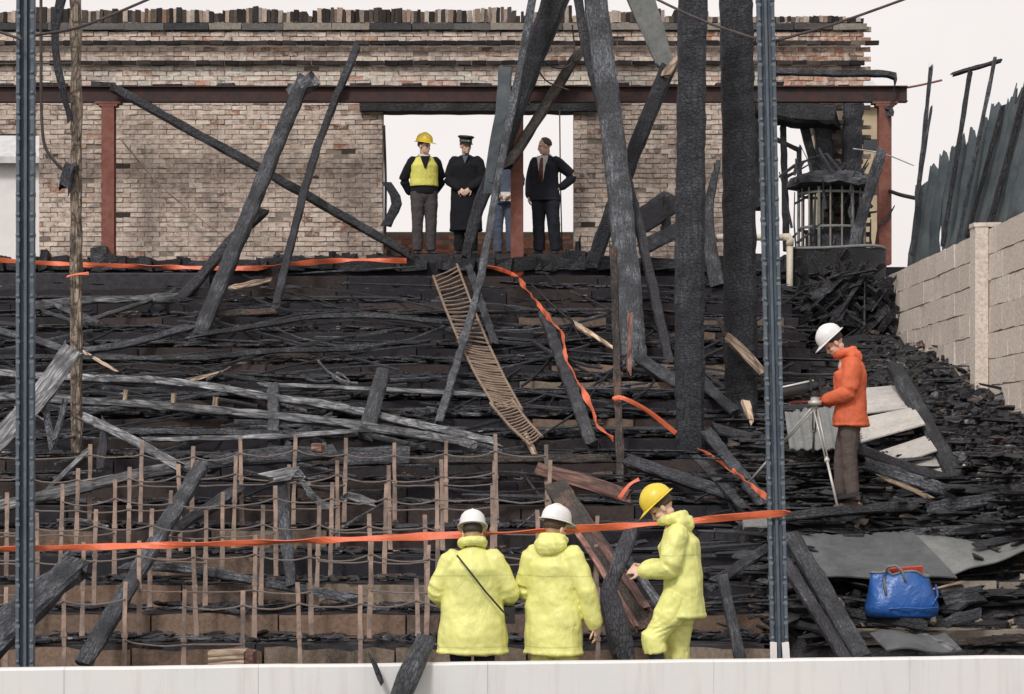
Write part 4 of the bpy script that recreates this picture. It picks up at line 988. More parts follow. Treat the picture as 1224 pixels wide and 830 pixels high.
# ------------------------------------------------------------------ burnt debris lying everywhere on the terrace
def scatter(name, mat, n, seed, region, size, flat_=.35, ang=.3, lift=.03):
    r = random.Random(seed); m = MB()
    for _ in range(n):
        px, py = region(r)
        d = slope_d(py, 0) + r.uniform(-.3, .3)
        if px > 900:                                        # solve on the right bank
            d = 21.0
            while d < 33.5 and HY - (right_z((px - CX) / F * d, d) - ZC) / d * F > py: d += .06
        d = max(20.6, min(33.6, d)); x = (px - CX) / F * d
        z = ground_z(x, d); L, w, t = size(r)
        a = r.gauss(0, ang); tilt = r.gauss(0, .06); roll = r.uniform(-.6, .6)
        MX = Matrix.Translation((x, d, z + r.uniform(0.01, lift) + t / 2)) @ Matrix.Rotation(a, 4, 'Z') @ Matrix.Rotation(tilt, 4, 'Y') @ Matrix.Rotation(roll, 4, 'X')
        nseg = 3; rings = []
        for i in range(nseg + 1):
            xx = L * (i / nseg - .5); s = 1 if 0 < i < nseg else r.uniform(.4, .9)
            rings.append([MX @ Vector((xx + r.uniform(-.02, .02), (q * w / 2 + r.uniform(-.15, .15) * w) * s, (h * t / 2 + r.uniform(-.2, .2) * t) * s)) for q, h in ((-1, -1), (1, -1), (1, 1), (-1, 1))])
        m.rings(rings)
    return stuff(m.build(name, M[mat]))
up = lambda r: (r.uniform(-40, 930), r.triangular(318, 560, 470))
mid = lambda r: (r.uniform(-40, 740), r.uniform(560, 780))
rgt = lambda r: (r.uniform(640, 930), r.uniform(330, 780))
bank = lambda r: (r.uniform(905, 1240), r.triangular(400, 790, 600))
wallbank = lambda r: (r.uniform(1030, 1240), r.uniform(392, 620))
long_ = lambda r: (r.uniform(.5, 2.4), r.uniform(.02, .07), r.uniform(.015, .035))
wide_ = lambda r: (r.uniform(.25, 1.3), r.uniform(.04, .14), r.uniform(.012, .03))
short = lambda r: (r.uniform(.06, .38), r.uniform(.02, .08), r.uniform(.008, .03))
crumb = lambda r: (lambda q: (q * r.uniform(.8, 2.2), q, q * r.uniform(.4, .9)))(.02 + .09 * r.random() ** 3)
speck = lambda r: (r.uniform(.02, .12), r.uniform(.012, .035), .008)
chunk = lambda r: (r.uniform(.04, .20), r.uniform(.03, .12), r.uniform(.02, .08))
for o, l in ((scatter('charred_boards', 'char', 330, 1, up, long_, ang=.08, lift=.07), 'black burnt boards strewn along the upper terrace'),
             (scatter('ashen_boards', 'ash', 90, 2, up, long_, ang=.09, lift=.10), 'ashy grey boards strewn along the upper terrace'),
             (scatter('charcoal_bits', 'rubble', 2600, 3, up, short, ang=.8, lift=.08), 'charcoal bits covering the upper terrace'),
             (scatter('ash_flakes', 'ash', 260, 4, mid, short, ang=.6), 'ash and flakes lying among the seat rows'),
             (scatter('charcoal_bits', 'rubble', 450, 5, rgt, short, ang=.8, lift=.08), 'charcoal bits right of the slatted grid'),
             (scatter('charred_boards', 'char', 70, 6, rgt, long_, ang=.25, lift=.1), 'black burnt boards right of the slatted grid'),
             (scatter('charred_boards', 'char', 190, 7, bank, wide_, ang=.8, lift=.16), 'black burnt boards on the right hand bank'),
             (scatter('ash_bits', 'rubbleash', 420, 28, bank, short, ang=1.4, lift=.08), 'grey ash bits on the right hand bank'),
             (scatter('charcoal_bits', 'rubble', 520, 8, bank, short, ang=1.5, lift=.08), 'charcoal bits on the right hand bank'),
             (scatter('char_lumps', 'rubble', 1500, 9, wallbank, crumb, ang=1.5, lift=.06), 'black char lumps heaped against the block wall'),
             (scatter('ash_lumps', 'rubbleash', 240, 19, wallbank, crumb, ang=1.5, lift=.06), 'grey ash lumps among the char by the block wall'),
             (scatter('brown_lumps', 'rubblebrown', 160, 20, wallbank, crumb, ang=1.5, lift=.06), 'brown burnt lumps among the char by the block wall'),
             (scatter('ash_specks', 'rubbleash', 900, 21, up, speck, ang=1.2, lift=.10), 'small grey ash flakes over the upper terrace'),
             (scatter('ash_specks', 'rubbleash', 500, 22, mid, speck, ang=1.2, lift=.03), 'small grey ash flakes on the lower steps'),
             (scatter('charcoal_bits', 'rubble', 900, 23, mid, short, ang=.8, lift=.04), 'charcoal bits littering the lower steps'),
             (scatter('brown_bits', 'rubblebrown', 420, 24, lambda r: (r.uniform(-30, 1230), r.uniform(340, 780)), short, ang=.7, lift=.06), 'brown scorched bits lying over the terrace'),
             (scatter('pale_splinters', 'pale', 45, 10, lambda r: (r.uniform(0, 1230), r.uniform(340, 780)), lambda r: (r.uniform(.06, .22), r.uniform(.015, .04), .015), ang=.9), 'small raw wood splinters scattered about'),
             (scatter('rubble_blocks', 'concrete', 60, 12, lambda r: (r.uniform(1000, 1230), r.uniform(540, 780)), chunk, ang=1.5), 'pale rubble lumps on the right hand bank'),
             (scatter('ashen_boards', 'ash', 120, 11, lambda r: (r.uniform(850, 1230), r.uniform(500, 780)), wide_, ang=.75, lift=.14), 'ashy grey boards on the right hand bank')):
    o['label'] = l; o['category'] = 'debris'
# thin bent laths tangled over the terrace, following its slope
def laths(name, label, mat, n, seed, region, ang, lift, lmin, lmax):
    r = random.Random(seed); m = MB()
    for _ in range(n):
        px, py = region(r); a = r.gauss(0, ang); L = r.uniform(lmin, lmax) * F / 28; k = r.gauss(0, .25); li = r.uniform(.12, lift); w = r.uniform(.012, .03)
        P = []
        for t in (-.5, -.3, -.1, .1, .3, .5):
            x = px + L * t * math.cos(a); y = py + L * (t * math.sin(a) + k * (t * t - .12))
            P.append(W(x, min(790, max(326, y)), min(33.4, slope_d(min(790, max(326, y)), li + r.uniform(-.02, .02)))))
        m.tube(P, [(w * r.uniform(.6, 1.2), w * r.uniform(.35, .7)) for _ in P], 5)
    o = stuff(m.build(name, M[mat])); o['label'] = label; o['category'] = 'debris'
tl = lambda r: (r.uniform(-20, 620), r.triangular(345, 600, 480))
laths('tangled_laths', 'thin black laths tangled over the left of the terrace', 'char', 60, 51, tl, .18, .32, .5, 3.2)
laths('tangled_laths', 'thin ashy laths tangled over the left of the terrace', 'ash', 22, 52, tl, .14, .32, .4, 2.6)
laths('tangled_laths', 'thin whitened laths among the seat rows', 'grey', 14, 53, lambda r: (r.uniform(0, 700), r.uniform(440, 640)), .35, .4, .2, .9)
laths('tangled_laths', 'thin black laths strewn right of the slatted grid', 'char', 40, 54, lambda r: (r.uniform(640, 930), r.uniform(340, 640)), .5, .4, .3, 1.6)
# burnt sticks of collapsed framing round the kiosk
rk = random.Random(61); m = MB()
for _ in range(46):
    x, y = rk.uniform(925, 1052), rk.uniform(205, 312); L = rk.uniform(15, 75); a = rk.gauss(1.35, .55); d = rk.uniform(33.55, 34.6)
    m.tube([W(x, y, d), W(x + L * .5 * math.cos(a) + rk.uniform(-3, 3), y - L * .5 * math.sin(a), d + .05), W(x + L * math.cos(a), max(190, y - L * math.sin(a)), d + rk.uniform(-.1, .2))], [rk.uniform(.014, .035), rk.uniform(.012, .03), .008], 5)
o = stuff(m.build('collapsed_framing', M['char'])); o['label'] = 'tangle of thin burnt sticks around the round kiosk'; o['category'] = 'debris'
# jagged burnt crust along the upper platform edge
r = random.Random(40); m = MB(); x = -9.5
while x < 4.2:
    w = r.uniform(.05, .4); h = r.uniform(.01, .10) + (.16 * r.random() if r.random() < .12 else 0)
    m.box((x, 33.5 + r.uniform(0, .2), 4.80), (x + w, 33.9 + r.uniform(0, .2), 4.92 + h), None, .03, r); x += w * .8
for (x0, x1, hh) in ((-2.9, -2.3, .10), (-3.6, -3.2, .06), (.7, 1.3, .34), (-2.1, -1.4, .12)):
    for _ in range(14):
        xx = r.uniform(x0, x1); m.box((xx, 33.7 + r.uniform(0, .2), 4.9), (xx + r.uniform(.03, .1), 33.9 + r.uniform(0, .2), 5.0 + r.uniform(0, hh)), None, .02, r)
o = stuff(m.build('charred_edge', M['char'])); o['label'] = 'jagged burnt crust along the top edge of the terrace'; o['category'] = 'debris'
m = MB(); m.box((-9.8, 32.93, 4.1), (-4.4, 32.98, 4.70), None, .02, rb); o = m.build('black_board', M['tread']); tag(o, 'smooth black boarding under the tape at the upper left', 'boarding')
# ------------------------------------------------------------------ people
def eul(yaw, pitch, roll=0): return Matrix.Rotation(yaw, 4, 'Z') @ Matrix.Rotation(pitch, 4, 'X') @ Matrix.Rotation(roll, 4, 'Y')
BASE = dict(an=(.10, -.01, .08), kn=(.10, .02, .50), hip=(.095, 0, .92), pelvis=(0, 0, .95), waist=(0, .0, 1.10), chest=(0, .005, 1.32), neck=(0, -.01, 1.475), head=(0, .025, 1.612),
            sh=(.185, -.01, 1.405), el=(.245, -.03, 1.13), wr=(.25, .06, .89))
def remesh(o, vox, smooth=2, disp=None, seed=0):
    md = o.modifiers.new('remesh', 'REMESH'); md.mode = 'VOXEL'; md.voxel_size = vox; md.use_smooth_shade = True
    sm = o.modifiers.new('smooth', 'SMOOTH'); sm.iterations = smooth; sm.factor = .5
    if disp:
        for i, (sc, st) in enumerate(disp):
            tx = bpy.data.textures.new('folds', 'CLOUDS'); tx.noise_scale = sc; tx.noise_depth = 2
            dm = o.modifiers.new('folds', 'DISPLACE'); dm.texture = tx; dm.strength = st; dm.mid_level = .5; dm.texture_coords = 'LOCAL'
    return o
def hand(m, wr, dirn, palm, side, curl=.5, s=1.0):
    """palm with four fingers and a thumb; dirn points to the fingers, palm is the palm normal, side = +1 thumb on cross(dirn, palm)"""
    d = Vector(dirn).normalized(); pn = Vector(palm); pn = (pn - d * pn.dot(d)).normalized(); a = d.cross(pn) * side
    wr = Vector(wr)
    m.tube([wr - d * .02, wr + d * .03 * s, wr + d * .085 * s], [(.027, .021), (.038, .016), (.041, .0145)], 10, side=a, round_ends=True)
    lens = [.072, .080, .075, .060]
    for i in range(4):
        off = (1.5 - i) * .0205 * s; b = wr + d * (.088 - .004 * abs(i - 1.3)) * s + a * off; L = lens[i] * s; c = curl * (1 + .12 * i)
        p1 = b + (d * math.cos(c * .7) + pn * math.sin(c * .7)) * L * .45; p2 = p1 + (d * math.cos(c * 1.6) + pn * math.sin(c * 1.6)) * L * .32; p3 = p2 + (d * math.cos(c * 2.3) + pn * math.sin(c * 2.3)) * L * .23
        m.tube([b, p1, p2, p3], [.0105, .0098, .009, .0078], 7, round_ends=True)
    b = wr + d * .03 * s + a * .034 * s; p1 = b + (d * .65 + a * .65 + pn * .3).normalized() * .042 * s; p2 = p1 + (d * .9 + a * .2 + pn * .5).normalized() * .034 * s
    m.tube([wr + d * .012 + a * .018, b, p1, p2], [.014, .014, .0115, .009], 7, round_ends=True)

def person(label, loc, face, scale=1.0, pose=None, outfit=None, head=(0, 0), hands=None, vox=.0085, group=None):
    """face: heading in degrees (0 = away from the camera); outfit: garments as a dict; pose: joint overrides, e.g. el_l"""
    S = scale; J = {}
    for k, v in BASE.items():
        if v[0] == 0 and k not in ('an', 'kn', 'hip', 'sh', 'el', 'wr'): J[k] = Vector(v)
        else: J[k + '_r'] = Vector(v); J[k + '_l'] = Vector((-v[0], v[1], v[2]))
    for k, v in (pose or {}).items(): J[k] = Vector(v)
    J = {k: v * S for k, v in J.items()}
    o = tag(empty('person', loc, math.radians(face)), label, 'person', group)
    HM = Matrix.Translation(J['head']) @ eul(math.radians(head[0]), math.radians(head[1])) @ Matrix.Scale(S, 4)
    hp = lambda x, y, z: HM @ Vector((x, y, z))
    of = outfit
    # --- body, one continuous surface
    m = MB()
    m.tube([J['pelvis'], J['waist'], J['chest'], J['neck'] - Vector((0, 0, .06))], [(.12, .085), (.115, .08), (.12, .075), (.07, .05)], 12, side=(1, 0, 0), round_ends=True)
    m.tube([J['neck'] - Vector((0, 0, .1)), J['neck'], hp(0, -.02, -.06), hp(0, -.01, 0)], [.07, .056, .052, .05], 12, round_ends=True)
    # head: skull, jaw, brow, nose, cheeks, ears, lips
    m.ball((0, -.012, .035), (.074, .094, .088), HM, 16, 10)
    m.ball((0, .032, -.045), (.056, .058, .066), HM, 14, 9); m.ball((0, .062, -.088), (.026, .026, .02), HM, 10, 6)
    m.tube([hp(-.045, .066, .022), hp(0, .082, .026), hp(.045, .066, .022)], [.013 * S, .014 * S, .013 * S], 8, round_ends=True)
    m.tube([hp(0, .082, .012), hp(0, .098, -.014), hp(0, .106, -.03), hp(0, .086, -.036)], [.011 * S, .0125 * S, .0155 * S, .012 * S], 8, round_ends=True)
    for s in (-1, 1):
        m.ball((s * .036, .058, -.025), (.022, .024, .022), HM, 10, 6); m.ball((s * .077, -.008, -.005), (.011, .02, .032), HM, 10, 6)
    m.tube([hp(-.022, .080, -.058), hp(0, .089, -.056), hp(.022, .080, -.058)], [.007 * S, .0085 * S, .007 * S], 7, round_ends=True)
    m.tube([hp(-.018, .079, -.068), hp(0, .086, -.069), hp(.018, .079, -.068)], [.007 * S, .009 * S, .007 * S], 7, round_ends=True)
    for s in ('l', 'r'):
        m.tube([J['chest'], J['sh_' + s] - Vector((0, 0, .02)), J['el_' + s], J['wr_' + s]], [.04, .036, .036, .026], 10, round_ends=True)
        sg = 1 if s == 'r' else -1
        m.tube([J['hip_' + s], J['kn_' + s], J['an_' + s]], [.075, .052, .04], 10, round_ends=True)
        a = J['an_' + s]; m.tube([a + Vector((0, -.04, -.03)), a + Vector((sg * .01, .06, -.045)), a + Vector((sg * .02, .15, -.055))], [.035, .038, .028], 8, round_ends=True)
        hd = (hands or {}).get(s)
        fore = (J['wr_' + s] - J['el_' + s]).normalized()
        if hd is None: hd = (fore, (-sg * 1.0, .0, .0), .45)
        hand(m, J['wr_' + s], hd[0], hd[1], -1 if s == 'r' else 1, hd[2], S)
    remesh(m.build('body', M['skin'], o, smooth=True), vox * .85, 1)
    # --- eyes
    for s in (-1, 1):
        e = MB(); e.ball((s * .031, .0735, .002), (.0125, .008, .0062), HM, 8, 5); e.build('eye', M['hairdark'], o, smooth=True)
    # --- hair and hat
    if of.get('hair'):
        h = MB(); bald = of.get('bald', 0)
        rr_ = []
        for i in range(9):
            th = math.pi * (i / 8) * .62; ring = []
            for k in range(22):
                a = 2 * math.pi * k / 22; f = max(0, math.sin(a)); q = th * (1 - .48 * f) * (1 - bald * min(1, f * 1.4))
                ring.append(hp(.0835 * math.sin(q) * math.cos(a) * 1.0, -.014 + .104 * math.sin(q) * math.sin(a), .036 + .098 * math.cos(q)) + Vector((0, 0, fbm(Vector((k, i, 1)) * .6, 2) * .006)))
            rr_.append(ring)
        inner = [[HM @ ((HM.inverted() @ p) * .93) for p in r_] for r_ in rr_]
        h.rings(rr_ + inner[::-1], cap=True); h.build('hair', M[of['hair']], o, smooth=True)
    if of.get('helmet'):
        mt = M[of['helmet']]; hm = empty('helmet'); hm.parent = o
        tl = Matrix.Translation((0, -.006, .066)) @ Matrix.Rotation(math.radians(of.get('tilt', -4)), 4, 'X'); HX = HM @ tl
        h = MB(); pr = [(.118, 0), (.117, .02), (.113, .055), (.100, .088), (.078, .113), (.048, .129), (.018, .134), (.002, .134)]
        h.lathe(pr + [(.002, .125), (.07, .105), (.106, .055), (.109, .0)], 30, HX, .93, 1.17); h.build('shell', mt, hm, smooth=True)
        h = MB(); rings = []
        for k in range(30):
            a = 2 * math.pi * k / 30; f = max(0, math.sin(a)) ** 2; ex = .017 + .042 * f; dz = -.012 * f - .002
            c_, s_ = math.cos(a), math.sin(a)
            rings.append([HX @ Vector((q * .93 * c_, q * 1.17 * s_, z)) for q, z in ((.112, .010), (.118 + ex, .0015 + dz), (.118 + ex, -.004 + dz), (.112, .0))])
        n = len(h.v); h.v += [p for r_ in rings for p in r_]
        for k in range(30):
            for j in range(4): h.f.append((n + k * 4 + j, n + k * 4 + (j + 1) % 4, n + ((k + 1) % 30) * 4 + (j + 1) % 4, n + ((k + 1) % 30) * 4 + j))
        h.build('brim', mt, hm, smooth=True)
        h = MB(); h.tube([HX @ Vector((0, .128 * math.cos(t), .135 * math.sin(t) + .004)) for t in [math.pi * (.12 + .76 * i / 12) for i in range(13)]], .0085 * S, 8, round_ends=True); h.build('ridge', mt, hm, smooth=True)
    if of.get('cap'):
        hm = empty('cap'); hm.parent = o; HX = HM @ Matrix.Translation((0, -.008, .062)) @ Matrix.Rotation(math.radians(-6), 4, 'X')
        h = MB(); h.lathe([(.094, 0), (.096, .045), (.128, .075), (.130, .085), (.10, .098), (.02, .102)], 28, HX, .93, 1.12); h.build('crown', M['capblack'], hm, smooth=True)
        h = MB(); h.lathe([(.0955, .006), (.0985, .008), (.0985, .036), (.0965, .04)], 28, HX, .935, 1.125); h.build('band', M['slatelight'], hm, smooth=True)
        h = MB(); h.rings([[HX @ Vector((.088 * math.cos(a), .105 * math.sin(a), .006)), HX @ Vector((.084 * math.cos(a), .06 + .098 * math.sin(a), -.022)), HX @ Vector((.084 * math.cos(a), .06 + .098 * math.sin(a), -.027)), HX @ Vector((.088 * math.cos(a), .105 * math.sin(a), .0))] for a in [math.pi * (.08 + .84 * i / 14) for i in range(15)]]); h.build('peak', M['capblack'], hm, smooth=True)
        h = MB(); h.ball((0, .112, .024), (.013, .006, .016), HX, 8, 5); h.build('badge', M['silver'], hm, smooth=True)
    # --- trousers
    tr = of['trousers']; m = MB(); w = of.get('trw', 1.0); cut = of.get('cuff', .07)
    up_ = Vector((0, 0, .04))
    m.tube([J['pelvis'] - Vector((0, 0, .07)), J['pelvis'] + up_, J['waist']], [(.175, .125), (.185, .135), (.165, .12)], 14, side=(1, 0, 0), round_ends=True)
    for s in ('l', 'r'):
        hp_, kn, an = J['hip_' + s], J['kn_' + s], J['an_' + s]; low = an.lerp(kn, max(0, (cut - .07) / .42))
        m.tube([hp_ + Vector((0, 0, .02)), hp_.lerp(kn, .5), kn, kn.lerp(low, .55), low], [.108 * w, .098 * w, .082 * w, .078 * w, .074 * w], 12)
    remesh(m.build('trousers', M[tr], o, smooth=True), vox * 1.1, 3, [(.12, .026), (.05, .008)])
    # --- footwear
    for s in ('l', 'r'):
        sg = 1 if s == 'r' else -1; a = J['an_' + s]; m = MB(); fw = (J.get('toe_' + s, Vector((sg * .2, 1, 0)))).normalized()
        m.tube([a + fw * -.065 + Vector((0, 0, -.045)), a + fw * .03 + Vector((0, 0, -.042)), a + fw * .13 + Vector((0, 0, -.05)), a + fw * .19 + Vector((0, 0, -.055))], [(.044, .036), (.048, .040), (.050, .032), (.036, .022)], 10, side=(fw.y, -fw.x, 0), round_ends=True)
        top = a.lerp(J['kn_' + s], of.get('boot', .15)); m.tube([a + Vector((0, -.005, -.05)), a, top], [.052, .052, .064 if of.get('boot', .15) > .3 else .056], 10)
        remesh(m.build('boot', M[of.get('shoes', 'boot')], o, smooth=True), vox * 1.1, 2)
    # --- jacket or coat
    if of.get('jacket'):
        m = MB(); hem = of['hem'] * S; b = of.get('bulk', 1.0); hw = of.get('hemw', 1.0); sw_ = of.get('sleeve', 1.0)
        px, pv, wa, ch, nk = J['pelvis'], J['pelvis'], J['waist'], J['chest'], J['neck']
        lo = Vector((pv.x, pv.y, hem)); rows_ = [lo]
        if hem < pv.z - .05: rows_.append(lo.lerp(pv, .5))
        sm_ = (J['sh_l'] + J['sh_r']) / 2
        rows_ += [pv, wa, ch, sm_ + Vector((0, 0, -.025 * S)), sm_.lerp(nk, .5) + Vector((0, 0, .015 * S)), nk + Vector((0, 0, .012 * S))]
        rd = [(.215 * hw * b, .155 * hw * b)] + ([(.212 * hw * b, .155 * hw * b)] if hem < pv.z - .05 else []) + [(.205 * b, .150 * b), (.192 * b, .142 * b), (.20 * b, .145 * b), (.165 * (1 + (b - 1) * .3), .112 * b), (.13, .098), (.078, .078)]
        rd = [(x * S, y * S) for x, y in rd]
        m.tube(rows_, rd, 20, side=(1, 0, 0))
        hemr = [lo + Vector((math.cos(a) * rd[0][0], math.sin(a) * rd[0][1], .018 * S)) for a in [2 * math.pi * i / 24 for i in range(25)]]
        m.tube(hemr, .008 * S, 7)
        for s in ('l', 'r'):
            sh, el, wr = J['sh_' + s], J['el_' + s], J['wr_' + s]; e = el + (wr - el) * of.get('slv', .93)
            s0 = sh + Vector((-.02 * (1 if s == 'r' else -1), 0, -.025)) * S
            m.tube([s0, s0.lerp(el, .3), s0.lerp(el, .6), s0.lerp(el, .86), el.lerp((s0 + e) / 2, .10), el.lerp(e, .18), el.lerp(e, .5), e], [q * S * sw_ for q in (.092, .088, .082, .076, .074, .071, .065, .058)], 14, round_ends=True)
        remesh(m.build('jacket' if not of.get('coat') else 'overcoat', M[of['jacket']], o, smooth=True), vox * 1.15, 4, [(.24, .040 * of.get('fold', 1)), (.08, .010 * of.get('fold', 1))])
        if of.get('hood'):
            m = MB(); n0 = J['neck']
            ring = [n0 + Vector((math.cos(a) * .088, math.sin(a) * .088 - .005, .048 + .024 * -math.sin(a))) * 1 for a in [2 * math.pi * i / 14 for i in range(15)]]
            m.tube(ring, [.042 * S] * 15, 9)
            if of['hood'] > 1: m.tube([n0 + Vector((-.10, -.07, .01)), n0 + Vector((-.05, -.125, .0)), n0 + Vector((.05, -.125, 0)), n0 + Vector((.10, -.07, .01))], [(.05, .045), (.075, .058), (.075, .058), (.05, .045)], 10, round_ends=True)
            remesh(m.build('hood', M[of['jacket']], o, smooth=True), vox * 1.15, 3, [(.06, .02)])
    J['_HM'] = HM
    return o, J
def put(px, d, zf): return Vector(((px - CX) / F * d, d, zf))

# the three men in yellow waterproofs and hard hats by the white wall
wg = 'men in yellow waterproofs'
o, J = person('man in yellow waterproof jacket, seen from behind, black strap across his back', put(565, 18.46, -.17), 2, 1.0,
    pose=dict(el_l=(-.30, .0, 1.13), wr_l=(-.235, .19, 1.02), el_r=(.31, -.02, 1.12), wr_r=(.26, .17, 1.03), neck=(0, .0, 1.475), head=(0, .045, 1.595)),
    outfit=dict(helmet='helmw', hair='hairdark', jacket='yellow', hem=.62, bulk=1.28, hemw=1.06, sleeve=1.12, trousers='navy', boot=.6, hood=1, fold=1.15), head=(0, -14), group=wg)
m = MB(); m.tube([(-.13, -.175, 1.43), (-.04, -.235, 1.32), (.1, -.245, 1.14), (.24, -.225, .98), (.285, -.1, .94)], (.0085), 6, side=(0, 1, 0)); m.build('strap', M['plastic'], o, smooth=True)
m = MB(); m.box((.25, -.05, .86), (.35, .12, 1.0), None, .006, rb); q = m.build('camera_case', M['plastic']); q.matrix_world = Matrix.Translation(o.location) @ Matrix.Rotation(o.rotation_euler.z, 4, 'Z'); tag(q, 'black camera case at the elbow of the strap wearing man', 'case')
o, J = person('man in yellow waterproofs with white helmet turned right, arm hanging down', put(662, 18.46, -.17), -22, 1.02,
    pose=dict(el_r=(.29, -.03, 1.12), wr_r=(.325, .05, .84), el_l=(-.27, .02, 1.12), wr_l=(-.20, .20, 1.0), head=(0, .04, 1.60)),
    outfit=dict(helmet='helmw', hair='hairbrown', jacket='yellow', hem=.60, bulk=1.14, hemw=1.0, sleeve=1.14, trousers='yellow', trw=1.15, cuff=.12, boot=.3, hood=2, fold=1.2), head=(-24, -10), group=wg)
o, J = person('man in yellow waterproofs and yellow helmet looking down at his hands', put(814, 18.26, .01), 86, 1.02,
    pose=dict(pelvis=(0, -.02, .93), waist=(0, -.02, 1.10), chest=(0, .02, 1.32), neck=(0, .07, 1.475), head=(0, .15, 1.60), sh_l=(-.19, .03, 1.41), sh_r=(.19, .03, 1.41),
              el_l=(-.24, .09, 1.13), wr_l=(-.10, .30, 1.10), el_r=(.24, .07, 1.12), wr_r=(.09, .29, 1.12), hip_l=(-.1, 0, .9), kn_l=(-.12, .22, .58), an_l=(-.12, .15, .20), kn_r=(.1, .04, .50)),
    outfit=dict(helmet='helmy', hair='hairbrown', jacket='yellow', hem=.74, bulk=1.12, hemw=.98, sleeve=1.12, trousers='yellow', trw=1.32, cuff=.36, boot=.75, hood=2, fold=1.2, tilt=-4),
    head=(0, -38), hands=dict(l=((.3, .9, .15), (0.6, -.2, -.5), .55), r=((-.35, .9, .1), (-.6, -.2, -.3), .6)), group=wg)
pm = MB(); pm.box((-.035, -.06, -.008), (.035, .07, .008)); q = pm.build('radio_handset', M['plastic'])
HXm = Matrix.Translation(o.location) @ Matrix.Rotation(o.rotation_euler.z, 4, 'Z'); q.matrix_world = HXm @ Matrix.Translation((.0, .425, 1.125)) @ Matrix.Rotation(-.3, 4, 'X'); tag(q, 'small black handset held by the yellow helmet man', 'handset')
m = MB(); m.box((-.35, -.25, -.18), (.35, .25, .0), None, .02, rb); q = m.build('rubble_block', M['concrete']); q.location = put(800, 18.30, .02); tag(q, 'rough block under the boots of the yellow helmet man', 'block')

# the surveyor in the orange anorak
so, SJ = person('surveyor in orange anorak and white helmet bending over the tripod', put(1017, 23.15, right_z(3.45, 23.2) + .06), 84, 1.055,
    pose=dict(neck=(0, .06, 1.475), head=(0, .16, 1.61), chest=(0, .01, 1.32), el_l=(-.25, .02, 1.12), wr_l=(-.13, .26, 1.06), el_r=(.25, -.02, 1.13), wr_r=(.12, .24, 1.04), an_r=(.13, .10, .08), kn_r=(.12, .08, .5), an_l=(-.10, -.02, .08)),
    outfit=dict(helmet='helmw', hair='hairdark', jacket='orange', hem=.80, bulk=1.1, hemw=1.06, sleeve=1.08, trousers='browntr', trw=1.0, shoes='shoe', boot=.1, hood=2, fold=1.1, tilt=-2),
    head=(6, -40), hands=dict(l=((.2, 1, .1), (.5, 0, -.8), .5), r=((-.2, 1, .15), (-.4, 0, -.8), .5)))
sb = Matrix.Translation(so.location) @ Matrix.Rotation(so.rotation_euler.z, 4, 'Z')
m = MB(); m.box((-.14, -.19, -.008), (.14, .19, .008)); q = m.build('clipboard', M['redcard']); q.matrix_world = sb @ Matrix.Translation((0, .44, 1.105)) @ Matrix.Rotation(-.06, 4, 'X'); tag(q, 'red clipboard held out by the orange anorak man', 'clipboard')
td = 23.0; hp3 = W(974, 480, td); tri = tag(empty('tripod', (hp3.x, td, right_z(hp3.x, td))), 'alloy surveying tripod with splayed pale legs', 'tripod')
def tl_(p): return p - tri.location
for (fxp, fyp, fd_, mt) in ((1002, 610, 22.75, 'silver'), (895, 577, 23.6, 'silver'), (972, 540, 23.9, 'silver')):
    a = tl_(W(974, 486, td)); b = tl_(W(fxp, fyp, fd_)); mid_ = a.lerp(b, .52); m = MB()
    s = Vector((.02, 0, 0)); m.tube([a - s, mid_ - s * .6], .009, 6); m.tube([a + s, mid_ + s * .6], .009, 6); m.tube([mid_.lerp(a, .06), b], .014, 7); m.ball(tuple(mid_), (.03, .022, .03), None, 8, 5); m.build('leg', M[mt], tri, smooth=True)
m = MB(); m.lathe([(.02, -.05), (.07, -.03), (.07, .0), (.045, .01), (.04, .05), (.02, .055)], 16); q = m.build('head', M['silver'], tri, smooth=True); q.location = tl_(hp3)
inst = tag(empty('theodolite', hp3 + Vector((0, 0, .05))), 'black surveying instrument with long barrel on the tripod', 'instrument')
m = MB(); m.lathe([(.045, 0), (.06, .01), (.06, .05), (.045, .06)], 16); m.box((-.06, -.05, .06), (-.035, .05, .19)); m.box((.035, -.05, .06), (.06, .05, .19)); m.build('yoke', M['plastic'], inst)
m = MB(); ax = Vector((-.975, 0, -.22)); c0 = Vector((0, 0, .10)); m.tube([c0 - ax * .11, c0 - ax * .05, c0 + ax * .05, c0 + ax * .06, c0 + ax * .38, c0 + ax * .39, c0 + ax * .44], [.022, .032, .04, .05, .055, .065, .065], 14); m.build('barrel', M['plastic'], inst, smooth=True)
m = MB(); m.tube([c0 + Vector((0, 0, .065)) + ax * .02, c0 + Vector((0, 0, .068)) + ax * .36], .012, 8, round_ends=True); m.build('sight', M['silver'], inst, smooth=True)

# the men in the doorway
dg = 'men standing in the doorway'; DZ = 5.085; DD = 34.45
o, J = person('man in yellow vest and yellow helmet standing in the doorway', put(507, DD, DZ), 188, 1.0,
    pose=dict(el_l=(-.28, -.13, 1.13), wr_l=(-.16, -.17, .96), el_r=(.30, -.07, 1.13), wr_r=(.20, -.14, .95), head=(0, .035, 1.607)),
    outfit=dict(helmet='helmy', hair='hairdark', jacket='black', hem=.90, bulk=.98, hemw=.9, sleeve=1.0, trousers='greytr', trw=1.05, fold=.7), head=(42, -4), vox=.0095, group=dg)
m = MB(); m.tube([(0, 0, 1.02), (0, 0, 1.12), (0, .005, 1.32), (0, -.01, 1.42), (0, -.01, 1.47)], [(.215, .165), (.208, .160), (.212, .166), (.165, .125), (.09, .085)], 20, side=(1, 0, 0)); remesh(m.build('vest', M['vest'], o, smooth=True), .012, 3, [(.12, .02)])
